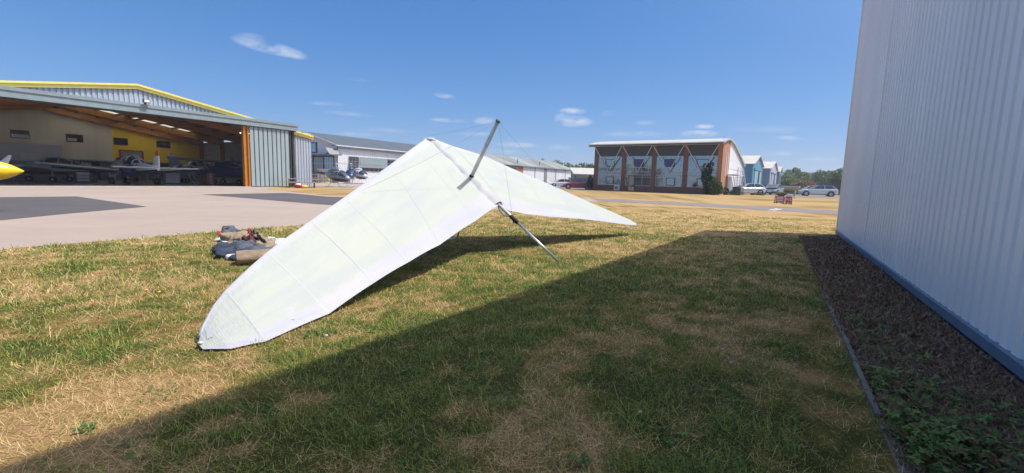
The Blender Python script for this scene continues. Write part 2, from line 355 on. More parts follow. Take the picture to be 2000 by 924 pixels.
# ------------------------------------------------------------------ ground
def grass_ground_mat():
    m = bpy.data.materials.new('dry_turf'); m.use_nodes = True; nt = m.node_tree; N = nt.nodes; L = nt.links
    b = N['Principled BSDF']; b.inputs['Roughness'].default_value = .95; b.inputs['Specular IOR Level'].default_value = .1
    a = N.new('ShaderNodeAttribute'); a.attribute_name = 'Dry'
    g = N.new('ShaderNodeNewGeometry')
    def noise(sc, det=5, rough=.55, st=(1, 1, 1), rot=0):
        mp = N.new('ShaderNodeMapping'); mp.inputs['Scale'].default_value = st; mp.inputs['Rotation'].default_value = (0, 0, rot)
        L.new(g.outputs['Position'], mp.inputs['Vector'])
        n = N.new('ShaderNodeTexNoise'); n.inputs['Scale'].default_value = sc; n.inputs['Detail'].default_value = det; n.inputs['Roughness'].default_value = rough
        L.new(mp.outputs[0], n.inputs['Vector']); return n.outputs['Fac']
    def math_(op, x, y, clamp=False):
        n = N.new('ShaderNodeMath'); n.operation = op; n.use_clamp = clamp
        for i, v in enumerate((x, y)):
            if isinstance(v, (int, float)): n.inputs[i].default_value = v
            else: L.new(v, n.inputs[i])
        return n.outputs[0]
    fine = noise(55, 4, .7); mid = noise(9, 5, .6); str_ = noise(.5, 4, .6, (.12, 1.6, 1), 0.05); big = noise(.12, 4, .6)
    d = math_('ADD', a.outputs['Fac'], math_('MULTIPLY', math_('SUBTRACT', fine, .5), .7))
    d = math_('ADD', d, math_('MULTIPLY', math_('SUBTRACT', mid, .5), .7))
    d = math_('ADD', d, math_('MULTIPLY', math_('SUBTRACT', str_, .5), 1.15))
    d = math_('ADD', d, math_('MULTIPLY', math_('SUBTRACT', big, .5), .9), True)
    r = N.new('ShaderNodeValToRGB'); L.new(d, r.inputs[0])
    e = r.color_ramp.elements; e[0].position = .1; e[0].color = (.070, .078, .024, 1); e[1].position = .95; e[1].color = (.37, .245, .115, 1)
    x = r.color_ramp.elements.new(.42); x.color = (.165, .135, .036, 1); x = r.color_ramp.elements.new(.68); x.color = (.265, .175, .068, 1)
    # bare brown thatch shows between the blades close by
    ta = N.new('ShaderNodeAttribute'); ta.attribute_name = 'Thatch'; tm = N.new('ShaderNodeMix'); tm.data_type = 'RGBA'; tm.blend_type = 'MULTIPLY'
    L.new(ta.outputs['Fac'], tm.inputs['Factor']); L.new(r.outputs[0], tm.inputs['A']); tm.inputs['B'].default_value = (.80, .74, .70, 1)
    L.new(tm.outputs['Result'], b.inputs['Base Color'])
    bp = N.new('ShaderNodeBump'); bp.inputs['Strength'].default_value = .5; bp.inputs['Distance'].default_value = .03
    L.new(math_('ADD', fine, math_('MULTIPLY', mid, .8)), bp.inputs['Height']); L.new(bp.outputs[0], b.inputs['Normal'])
    return m
TURF = grass_ground_mat()
def ground():
    def axis(lo, mid0, mid1, hi, step):
        v = list(np.arange(mid0, mid1+1e-6, step)); s = step; x = mid1
        while x < hi: s *= 1.25; x += s; v.append(min(x, hi))
        s = step; x = mid0
        while x > lo: s *= 1.25; x -= s; v.insert(0, max(x, lo))
        return np.array(v)
    xs = axis(-700, -9, 10, 700, .1); ys = axis(-120, .2, 17, 1100, .1)
    X, Y = np.meshgrid(xs, ys); n = X.size
    me = bpy.data.meshes.new('ground'); nx, ny = len(xs), len(ys)
    co = np.zeros((n, 3), np.float32); co[:, 0] = X.ravel(); co[:, 1] = Y.ravel()
    i = (np.arange(ny-1)[:, None]*nx+np.arange(nx-1)[None, :]).ravel()
    fc = np.stack([i, i+1, i+nx+1, i+nx], 1)
    me.vertices.add(n); me.vertices.foreach_set('co', co.ravel())
    me.loops.add(fc.size); me.loops.foreach_set('vertex_index', fc.ravel().astype(np.int32))
    me.polygons.add(len(fc)); me.polygons.foreach_set('loop_start', (np.arange(len(fc))*4).astype(np.int32))
    me.update(calc_edges=True); me.validate()
    at = me.attributes.new('Dry', 'FLOAT', 'POINT'); at.data.foreach_set('value', dryness(X.ravel(), Y.ravel()).astype(np.float32))
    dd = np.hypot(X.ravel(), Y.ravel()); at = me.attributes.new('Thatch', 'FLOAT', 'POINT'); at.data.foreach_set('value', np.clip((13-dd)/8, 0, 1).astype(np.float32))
    me.materials.append(TURF)
    o = bpy.data.objects.new('ground', me); COL.objects.link(o); o['kind'] = 'structure'
ground()

def sheet(name, pts, z, m, sub=0):
    o = MB().add([(p[0], p[1], z) for p in pts], [tuple(range(len(pts)))]).build(name, m); o['kind'] = 'structure'; return o

def paving_mat(name, c1, c2, streak=.5):
    m = bpy.data.materials.new(name); m.use_nodes = True; nt = m.node_tree; N = nt.nodes; L = nt.links
    b = N['Principled BSDF']; b.inputs['Roughness'].default_value = .85; b.inputs['Specular IOR Level'].default_value = .25
    g = N.new('ShaderNodeNewGeometry')
    def noise(sc, st=(1, 1, 1), rot=0, det=6):
        mp = N.new('ShaderNodeMapping'); mp.inputs['Scale'].default_value = st; mp.inputs['Rotation'].default_value = (0, 0, rot); L.new(g.outputs['Position'], mp.inputs['Vector'])
        n = N.new('ShaderNodeTexNoise'); n.inputs['Scale'].default_value = sc; n.inputs['Detail'].default_value = det; n.inputs['Roughness'].default_value = .62; L.new(mp.outputs[0], n.inputs['Vector']); return n.outputs['Fac']
    a = noise(.35); s = noise(.8, (.15, 1.5, 1), -RZ_D); f = noise(25, det=3)
    x = N.new('ShaderNodeMath'); x.operation = 'MULTIPLY_ADD'; L.new(s, x.inputs[0]); x.inputs[1].default_value = streak; L.new(a, x.inputs[2])
    y = N.new('ShaderNodeMath'); y.operation = 'MULTIPLY_ADD'; L.new(f, y.inputs[0]); y.inputs[1].default_value = .25; L.new(x.outputs[0], y.inputs[2])
    mr = N.new('ShaderNodeMapRange'); L.new(y.outputs[0], mr.inputs['Value']); mr.inputs['From Min'].default_value = .55; mr.inputs['From Max'].default_value = 1.15
    mx = N.new('ShaderNodeMix'); mx.data_type = 'RGBA'; mx.inputs['A'].default_value = (*c2, 1); mx.inputs['B'].default_value = (*c1, 1)
    L.new(mr.outputs[0], mx.inputs['Factor'])
    st_ = noise(1.7, (.5, 1.4, 1), -RZ_D, 8); m5 = N.new('ShaderNodeMapRange'); L.new(st_, m5.inputs['Value']); m5.inputs['From Min'].default_value = .60; m5.inputs['From Max'].default_value = .74
    m6 = N.new('ShaderNodeMix'); m6.data_type = 'RGBA'; m6.inputs['B'].default_value = (c2[0]*.62, c2[1]*.62, c2[2]*.64, 1); L.new(mx.outputs['Result'], m6.inputs['A'])
    m7 = N.new('ShaderNodeMath'); m7.operation = 'MULTIPLY'; L.new(m5.outputs[0], m7.inputs[0]); m7.inputs[1].default_value = .55; L.new(m7.outputs[0], m6.inputs['Factor'])
    sc_ = noise(5.5, (.35, 2.2, 1), -RZ_D+.3, 8); m8 = N.new('ShaderNodeMapRange'); L.new(sc_, m8.inputs['Value']); m8.inputs['From Min'].default_value = .66; m8.inputs['From Max'].default_value = .72
    m9 = N.new('ShaderNodeMix'); m9.data_type = 'RGBA'; m9.inputs['B'].default_value = (min(1, c1[0]*1.35), min(1, c1[1]*1.38), min(1, c1[2]*1.42), 1); L.new(m6.outputs['Result'], m9.inputs['A'])
    m10 = N.new('ShaderNodeMath'); m10.operation = 'MULTIPLY'; L.new(m8.outputs[0], m10.inputs[0]); m10.inputs[1].default_value = .6; L.new(m10.outputs[0], m9.inputs['Factor'])
    L.new(m9.outputs['Result'], b.inputs['Base Color'])
    bp = N.new('ShaderNodeBump'); bp.inputs['Strength'].default_value = .25; bp.inputs['Distance'].default_value = .01; L.new(f, bp.inputs['Height']); L.new(bp.outputs[0], b.inputs['Normal'])
    return m
CONC = paving_mat('apron_concrete', (.37, .295, .245), (.285, .222, .188))
TARM = paving_mat('tarmac', (.105, .094, .097), (.075, .068, .071))
TAXI = paving_mat('taxiway_asphalt', (.215, .185, .175), (.155, .135, .13))

HO = G(490, 365)[:2]                                   # hangar doorway corner
def hl(x, y): return HO + D2*x + ND*y                  # hangar local -> world
A0 = G(0, 488)[:2]; A1 = G(580, 440)[:2]; ad = (A1-A0)/np.linalg.norm(A1-A0)
J = G(1170, 393)[:2]                                   # where apron and taxiway join
def apron():
    near = [A0-ad*45]
    rr = random.Random(3)
    L_ = np.linalg.norm(J-A0)
    nn = np.array([-ad[1], ad[0]])
    for k in range(0, 90):
        t = k/89.; near.append(A0*(1-t)+J*t + nn*(rr.uniform(-.05, .05)))
    far = [G(1150, 387.5)[:2], G(1000, 384)[:2], G(800, 384.5)[:2], G(690, 384.5)[:2], G(640, 382.5)[:2], G(560, 374)[:2], G(515, 369.5)[:2], hl(2.3, -.15), hl(-80, -.15), A0-ad*45]
    sheet('apron', near+far, .004, CONC)
apron()
sheet('taxiway', [G(1150, 387.5)[:2], G(1330, 395.3)[:2], G(1500, 404.5)[:2], G(1630, 411.5)[:2], G(1900, 426)[:2], G(1960, 440)[:2], G(1630, 419)[:2], G(1500, 411)[:2], G(1330, 401)[:2], G(1170, 393)[:2]], .006, TAXI)
sheet('tarmac_patch', [G(-160, 386)[:2], G(0, 385.5)[:2], G(150, 384)[:2], G(287, 404)[:2], G(140, 417)[:2], G(0, 431)[:2], G(-160, 450)[:2]], .009, TARM)
sheet('tarmac_patch', [G(395, 380)[:2], G(560, 377)[:2], G(640, 384.5)[:2], G(690, 386)[:2], G(690, 404)[:2], G(625, 399.5)[:2], G(500, 389)[:2]], .009, TARM)
sheet('concrete_pad', [G(560, 357.5)[:2], G(820, 357.5)[:2], G(900, 371)[:2], G(700, 370)[:2], G(590, 362.5)[:2]], .006, CONC)
sheet('car_park', [G(1040, 366.8)[:2], G(1165, 372)[:2], G(1165, 367)[:2], G(1060, 361)[:2]], .006, TAXI)
sheet('car_park', [G(1410, 378.5)[:2], G(1640, 388)[:2], G(1640, 377)[:2], G(1540, 374)[:2], G(1425, 373)[:2]], .006, TAXI)
for k, (a, b) in enumerate((((1499, 410.8), (1517, 407.6)), ((1507, 411.6), (1524, 408.4)))):
    p, q = G(*a)[:2], G(*b)[:2]; w = np.array([.13, -.02])
    sheet('taxiway_marking', [p, p+w, q+w, q], .012, MT['white_paint'])

# ------------------------------------------------------------------ near warehouse (shaded gable wall on the right)
WC = G(1633, 458)[:2]; WN = G(2000, 747)[:2]
wd = (WC-WN)/np.linalg.norm(WC-WN); wang = math.atan2(-wd[1], -wd[0])   # local x runs from the far corner towards the viewer
def warehouse():
    t = thing('warehouse', 'white profiled metal warehouse wall filling the right side, its gable end in shade', 'warehouse', (WC[0], WC[1], 0), wang)
    # local x: along wall towards viewer, local y: into the building is -? (rotate so that +y is away from the lawn)
    half, zc, za = 13.0, 6.3, 6.3+.172*13
    def top(x): return zc+(za-zc)*(1-abs(x-half)/half)
    # +y of this frame
    yv = np.array([-math.sin(wang), math.cos(wang)])
    s = 1 if yv@np.array([1, 0]) > 0 else -1
    y0 = 0.
    m = ribs(.06, 2*half-.06, .124, lambda x: top(x)-.02, y=.0, pitch=.2, depth=.032, flat=.62, sgn=-s)
    m.build('wall', 'cladding_light', t)
    f = MB()
    f.box(0, 2*half, s*.05, s*.12, 0, .10); f.box(0, 2*half, -s*.035, s*.05, .105, .122); f.box(0, 2*half, -s*.028, s*.05, .03, .104)
    f.build('base_flashing', 'flashing_blue', t)
    c = MB(); c.box(-.03, .10, -s*.018, s*.1, .125, zc); c.build('corner_trim', 'cladding_light', t)
    # faint sheet lap
    box('sheet_lap', 'cladding_light', t, 4.49, 4.53, -s*.012, s*.02, .18, 6.5)
    e = MB(); e.prism([(s*.1, 0), (s*28, 0), (s*28, zc-.01), (s*.1, zc-.01)], 'x', 0, .09); e.prism([(s*.1, 0), (s*28, 0), (s*28, zc-.01), (s*.1, zc-.01)], 'x', 2*half-.09, 2*half)
    e.build('end_wall', 'cladding_light', t)
    r = MB(); r.prism([(-.02, zc), (half, za), (2*half+.02, zc), (2*half+.02, zc-.12), (half, za-.12), (-.02, zc-.12)], 'y', min(-s*.02, s*28), max(-s*.02, s*28)); r.build('roof', 'grey_light', t)
    MB().prism([(0, .2), (2*half, .2), (2*half, zc-.2), (half, za-.2), (0, zc-.2)], 'y', s*27.8, s*28).build('rear_wall', 'cladding_light', t)
    MB().prism([(.1, 0), (2*half-.1, 0), (2*half-.1, zc-.15), (half, za-.15), (.1, zc-.15)], 'y', s*.13, s*.2).build('lining', 'dark_void', t)
warehouse()
KA, KB = G(1560, 462)[:2], G(1745, 905)[:2]; kd2 = (KB-KA)/np.linalg.norm(KB-KA)
kn = np.array([-kd2[1], kd2[0]]); kn = kn if kn[0] > 0 else -kn
def bed():
    end = KB+kd2*6
    pts = [KA+kn*.02, end+kn*.02, WC-wd*22-np.array([0, 0]), WC]
    m = bpy.data.materials.new('bed_soil'); 
    sheet('soil_bed', pts, .005, mat('bed_soil', (.15, .095, .065), rough=.95, var=.35, scale=9, bump=1., bscale=30, col2=(.05, .036, .03)))
    k = MB(); rr = random.Random(5); x = 0
    while x < np.linalg.norm(end-KA):
        l = .9; a = KA+kd2*(x+.006); b = KA+kd2*(x+l-.006); w = kn*.032; h = .014+rr.uniform(-.016, .012); o = kn*rr.uniform(-.008, .008)
        ps = [a+o, b+o, b+o+w, a+o+w]
        h2 = h+rr.uniform(-.006, .006)
        k.add([(*p, -.05) for p in ps]+[(ps[0][0], ps[0][1], h), (ps[1][0], ps[1][1], h2), (ps[2][0], ps[2][1], h2), (ps[3][0], ps[3][1], h)], [(0,3,2,1),(4,5,6,7),(0,1,5,4),(1,2,6,5),(2,3,7,6),(3,0,4,7)])
        x += l
    o = k.build('kerb', 'concrete_old', bevel=.006); o['kind'] = 'structure'
bed()

# ------------------------------------------------------------------ grass blades
def blade_mesh(name, P, H, Wd, tilt, az, bend, C, m, kind='stuff', label=None, cat=None, z0=0.):
    """P (n,2) roots; two-segment tapered blades"""
    n = len(P); dx = np.cos(az); dy = np.sin(az)
    px = -dy; py = dx
    t0 = tilt; t1 = np.clip(tilt+bend, 0, 1.62)
    l = H*.5
    z = np.full(n, 0.) if np.isscalar(z0) else z0
    b = np.stack([P[:, 0], P[:, 1], z], 1)
    m1 = b + np.stack([dx*np.sin(t0)*l, dy*np.sin(t0)*l, np.maximum(np.cos(t0)*l, .003)], 1)
    tp = m1 + np.stack([dx*np.sin(t1)*l, dy*np.sin(t1)*l, np.cos(t1)*l], 1); tp[:, 2] = np.maximum(tp[:, 2], .002)
    w = np.stack([px*Wd*.5, py*Wd*.5, 0*Wd], 1)
    V = np.stack([b-w, b+w, m1-w*.8, m1+w*.8, tp-w*.15, tp+w*.15], 1).reshape(-1, 3).astype(np.float32)
    i = np.arange(n)[:, None]*6
    Fc = np.concatenate([i+np.array([[0, 1, 3, 2]]), i+np.array([[2, 3, 5, 4]])], 1).reshape(-1, 4)
    me = bpy.data.meshes.new(name); me.vertices.add(len(V)); me.vertices.foreach_set('co', V.ravel())
    me.loops.add(Fc.size); me.loops.foreach_set('vertex_index', Fc.ravel().astype(np.int32))
    me.polygons.add(len(Fc)); me.polygons.foreach_set('loop_start', (np.arange(len(Fc))*4).astype(np.int32))
    me.update(calc_edges=True)
    a = me.attributes.new('Col', 'FLOAT_COLOR', 'POINT')
    cc = np.ones((n, 6, 4), np.float32); cc[:, :, :3] = C[:, None, :]
    a.data.foreach_set('color', cc.ravel()); me.materials.append(m)
    o = bpy.data.objects.new(name, me); COL.objects.link(o); o['kind'] = kind
    if label: o['label'] = label; o['category'] = cat
    return o
BLADE = attr_mat('grass_blade', .6, .25)
def in_view(P, margin=.06):
    d = np.stack([P[:, 0], P[:, 1], np.full(len(P), -EYE)], 1); w = d@FW
    return (w > .3) & (np.abs(d@RT/w) < 1000/F0+margin) & (-(d@UP)/w < 462/F0+margin)
def on_lawn(P):
    # left of kerb, lawn side of the apron edge
    s = (P[:, 0]-KA[0])*kn[0]+(P[:, 1]-KA[1])*kn[1]
    nn = np.array([-ad[1], ad[0]])
    a = (P[:, 0]-A0[0])*nn[0]+(P[:, 1]-A0[1])*nn[1]
    al = (P[:, 0]-KA[0])*kd2[0]+(P[:, 1]-KA[1])*kd2[1]
    return ((s < .022) | (al < -.3)) & (a < .03)
def lawn():
    Ps, Ds = [], []
    for d0, d1, den in ((.9, 2.6, 10500), (2.6, 4.2, 6500), (4.2, 7, 3300), (7, 12, 1300), (12, 22, 420)):
        n = int(den*(d1*d1-d0*d0)*math.radians(104)/2)
        r = np.sqrt(NPR.uniform(d0*d0, d1*d1, n)); th = NPR.uniform(math.radians(-52), math.radians(52), n)
        Ps.append(np.stack([r*np.sin(th), r*np.cos(th)], 1)); Ds.append(np.full(n, d0))
    P = np.concatenate(Ps)
    k = in_view(P) & on_lawn(P)
    # the strip of thin turf and dust beside the kerb carries fewer blades
    s = (P[:, 0]-KA[0])*kn[0]+(P[:, 1]-KA[1])*kn[1]
    k &= ~((s > -.35) & (NPR.random(len(P)) < .55))
    P = P[k]; n = len(P); dist = np.hypot(P[:, 0], P[:, 1])
    dry = dryness(P[:, 0], P[:, 1])
    is_dry = NPR.random(n) < np.clip((dry-.18)*1.15, .08, .97)
    clump = fbm(P[:, 0]*6, P[:, 1]*6, 44, 3)
    f = np.clip(dist/4.0, .85, 3.2)
    H = np.where(is_dry, np.clip(NPR.lognormal(-3.1, .5, n), .015, .15), NPR.uniform(.018, .052, n)*(.45+2.2*clump**2))*np.clip(f, 1, 1.5)**.5
    Wd = np.where(is_dry, NPR.uniform(.0014, .0034, n), NPR.uniform(.002, .0045, n))*f
    tilt = np.where(is_dry, NPR.uniform(.95, 1.55, n), NPR.uniform(.1, 1.15, n))
    bend = np.where(is_dry, NPR.uniform(-.3, .35, n), NPR.uniform(.1, .9, n))
    az = NPR.uniform(0, 2*np.pi, n)
    v = NPR.random((n, 1)); w = NPR.random((n, 1))
    straw = np.array([.58, .40, .155])*(1-v)+np.array([.78, .60, .31])*v
    straw = np.where(w < .22, np.array([.32, .20, .10])*(1-v)+np.array([.46, .29, .16])*v, straw)
    green = np.array([.135, .20, .034])*(1-v)+np.array([.42, .43, .085])*v
    green = np.where(w < .3, np.array([.055, .125, .03])*(1-v)+np.array([.10, .20, .045])*v, green)
    C = np.where(is_dry[:, None], straw, green)*(.8+.4*NPR.random((n, 1)))
    # keep blades from poking through the paved edge
    blade_mesh('grass', P, H, Wd, tilt, az, bend, C.astype(np.float32), BLADE, label='short parched grass of the lawn, straw and green', cat='grass')
lawn()
def bed_litter():
    n = 60000
    L_ = np.linalg.norm(KB-KA)+1.2
    u = NPR.random(n); 
    x = NPR.uniform(0, L_, n)
    pk = KA+np.outer(x, kd2)
    wdist = np.abs((WC-pk)@np.array([-wd[1], wd[0]]))
    P = pk+np.outer(np.ones(n), kn)*(.015+u[:, None]*(wdist[:, None]-.07))
    keep = in_view(P); 
    keep &= NPR.random(n) < np.clip(9/np.hypot(P[:, 0], P[:, 1])**1.2, .12, 1)
    P = P[keep]; n = len(P); dist = np.hypot(P[:, 0], P[:, 1]); f = np.clip(dist/3.5, .8, 3)
    v = NPR.random((n, 1))
    C = np.array([.10, .055, .034])*(1-v)+np.array([.34, .205, .125])*v
    C = np.where(NPR.random((n, 1)) < .08, np.array([.34, .28, .21]), C)
    blade_mesh('leaf_litter', P, NPR.uniform(.015, .06, n)*f**.5, NPR.uniform(.003, .014, n)*f, NPR.uniform(.7, 1.5, n), NPR.uniform(0, 6.28, n), NPR.uniform(-.5, .5, n), C.astype(np.float32), BLADE,
               label='dead brown leaves and stalks covering the bed beside the white wall', cat='leaf litter')
    # lobed green weeds
    rr = NPR
    patches = [((1850, 885), .22, 420), ((1800, 860), .16, 200), ((1740, 820), .2, 240), ((1900, 875), .2, 220), ((1700, 745), .22, 200), ((1765, 900), .2, 300), ((1730, 690), .35, 200), ((1690, 640), .4, 150), ((1830, 790), .5, 260), ((1640, 545), .6, 110), ((1930, 830), .3, 120), ((1760, 760), .4, 200), ((1670, 600), .6, 120)]
    vs = []; fs = []; cs = []
    for (p, r, cnt) in patches:
        c = G(*p)[:2]
        for _ in range(cnt):
            q = c+rr.normal(0, r*.55, 2)
            if (q-KA)@kn < .05 or (WC-q)@np.array([-wd[1], wd[0]])*np.sign((WC-KA)@np.array([-wd[1], wd[0]])) < .1: continue
            z = abs(rr.normal(.035, .03)); s = rr.uniform(.008, .024); a0 = rr.uniform(0, 6.28); tx, ty = rr.normal(0, .45, 2)
            g = rr.random(); col = np.array([.055, .115, .022])*(1-g)+np.array([.17, .26, .06])*g
            if rr.random() < .3: col = np.array([.16, .10, .045])
            for l in range(3):
                a = a0+l*2.1+rr.normal(0, .15)
                dd = np.array([math.cos(a), math.sin(a)]); nn = np.array([-dd[1], dd[0]])
                pts = []
                for (t, w) in ((0, 0), (.5, .42), (1.15, .12), (1.3, 0), (1.0, -.3), (.5, -.42)):
                    o = dd*t*s+nn*w*s
                    pts.append((q[0]+o[0], q[1]+o[1], max(.006, z+o[0]*tx+o[1]*ty-.2*t*t*s)))
                b = len(vs); vs += pts; fs.append(tuple(range(b, b+6))); cs += [col]*6
    me = bpy.data.meshes.new('weeds'); me.from_pydata(vs, [], fs)
    a = me.attributes.new('Col', 'FLOAT_COLOR', 'POINT'); cc = np.ones((len(vs), 4), np.float32); cc[:, :3] = np.array(cs); a.data.foreach_set('color', cc.ravel()); me.materials.append(BLADE)
    o = bpy.data.objects.new('weeds', me); COL.objects.link(o); tag(o, 'low green lobed weeds spreading over the dark bed by the kerb', 'weeds', kind='stuff')
bed_litter()
def lawn_weeds():
    rr = np.random.default_rng(77); vs = []; fs = []; cs = []
    for _ in range(150):
        d = math.sqrt(rr.uniform(1.6**2, 7**2)); a = rr.uniform(-.85, .80); c = np.array([d*math.sin(a), d*math.cos(a)])
        if not on_lawn(c[None])[0]: continue
        k = int(rr.integers(5, 34)); sp = rr.uniform(.02, .10)
        for _ in range(k):
            q = c+rr.normal(0, sp, 2); z = rr.uniform(.008, .035); s = rr.uniform(.006, .015); az = rr.uniform(0, 6.28); g = rr.random()
            col = np.array([.05, .12, .025])*(1-g)+np.array([.13, .23, .05])*g
            dd = np.array([math.cos(az), math.sin(az)]); nn = np.array([-dd[1], dd[0]]); tl = rr.normal(0, .35)
            b = len(vs)
            for (t, w) in ((-1, 0), (-.3, .6), (.6, .55), (1, 0), (.6, -.55), (-.3, -.6)):
                o = dd*t*s+nn*w*s; vs.append((q[0]+o[0], q[1]+o[1], max(.004, z+tl*t*s)))
            fs.append(tuple(range(b, b+6))); cs += [col]*6
    me = bpy.data.meshes.new('clover'); me.from_pydata(vs, [], fs)
    at = me.attributes.new('Col', 'FLOAT_COLOR', 'POINT'); cc = np.ones((len(vs), 4), np.float32); cc[:, :3] = np.array(cs); at.data.foreach_set('color', cc.ravel()); me.materials.append(BLADE)
    o = bpy.data.objects.new('clover', me); COL.objects.link(o); tag(o, 'small round leaved weeds scattered through the lawn', 'weeds', kind='stuff')
lawn_weeds()

# ------------------------------------------------------------------ hang glider
def sail_mat(name, diff, trans, tf, bumpk, uvs=(14, 3), rough=.45, seams=False):
    m = bpy.data.materials.new(name); m.use_nodes = True; nt = m.node_tree; N = nt.nodes; L = nt.links
    b = N['Principled BSDF']; b.inputs['Roughness'].default_value = rough; b.inputs['Specular IOR Level'].default_value = .35
    uv = N.new('ShaderNodeUVMap'); uv.uv_map = 'UVMap'
    mp = N.new('ShaderNodeMapping'); mp.inputs['Scale'].default_value = (*uvs, 1); L.new(uv.outputs[0], mp.inputs['Vector'])
    nz = N.new('ShaderNodeTexNoise'); nz.inputs['Scale'].default_value = 1; nz.inputs['Detail'].default_value = 5; nz.inputs['Distortion'].default_value = .6; L.new(mp.outputs[0], nz.inputs['Vector'])
    mp2 = N.new('ShaderNodeMapping'); mp2.inputs['Scale'].default_value = (60, 9, 1); mp2.inputs['Rotation'].default_value = (0, 0, .35); L.new(uv.outputs[0], mp2.inputs['Vector'])
    n2 = N.new('ShaderNodeTexNoise'); n2.inputs['Scale'].default_value = 1; n2.inputs['Detail'].default_value = 3; L.new(mp2.outputs[0], n2.inputs['Vector'])
    # bluish blotches painted as the crossbar's shadow showing through the film
    n3 = N.new('ShaderNodeTexNoise'); n3.inputs['Scale'].default_value = 3.2; n3.inputs['Detail'].default_value = 3; mp3 = N.new('ShaderNodeMapping'); mp3.inputs['Scale'].default_value = (.8, 1.9, 1); L.new(uv.outputs[0], mp3.inputs['Vector']); L.new(mp3.outputs[0], n3.inputs['Vector'])
    cr = N.new('ShaderNodeMix'); cr.data_type = 'RGBA'; cr.inputs['A'].default_value = (*diff, 1); cr.inputs['B'].default_value = (diff[0]*.90, diff[1]*.91, diff[2]*1.02, 1)
    m3r = N.new('ShaderNodeMapRange'); L.new(n3.outputs['Fac'], m3r.inputs['Value']); m3r.inputs['From Min'].default_value = .42; m3r.inputs['From Max'].default_value = .68; L.new(m3r.outputs[0], cr.inputs['Factor'])
    L.new(cr.outputs['Result'], b.inputs['Base Color'])
    t = N.new('ShaderNodeBsdfTranslucent'); t.inputs['Color'].default_value = (*trans, 1)
    ad = N.new('ShaderNodeMath'); ad.operation = 'MULTIPLY_ADD'; L.new(n2.outputs['Fac'], ad.inputs[0]); ad.inputs[1].default_value = .35; L.new(nz.outputs['Fac'], ad.inputs[2])
    bp = N.new('ShaderNodeBump'); bp.inputs['Strength'].default_value = bumpk; bp.inputs['Distance'].default_value = .03; L.new(ad.outputs[0], bp.inputs['Height'])
    L.new(bp.outputs[0], b.inputs['Normal']); L.new(bp.outputs[0], t.inputs['Normal'])
    mx = N.new('ShaderNodeMixShader'); mx.inputs['Fac'].default_value = tf; L.new(b.outputs[0], mx.inputs[1]); L.new(t.outputs[0], mx.inputs[2]); L.new(mx.outputs[0], N['Material Output'].inputs['Surface'])
    return m
SAIL = sail_mat('sail_film', (.50, .52, .46), (.52, .60, .42), .16, .32)
SLEEVE = sail_mat('sail_sleeve', (.515, .51, .505), (.5, .5, .5), .10, .3)
TEBAND = sail_mat('sail_band', (.49, .48, .50), (.5, .5, .52), .10, .25)
POCKET = sail_mat('batten_cloth', (.51, .51, .495), (.5, .5, .5), .12, .2)
UNDER = sail_mat('under_cloth', (.62, .66, .72), (.5, .5, .55), .2, .2)

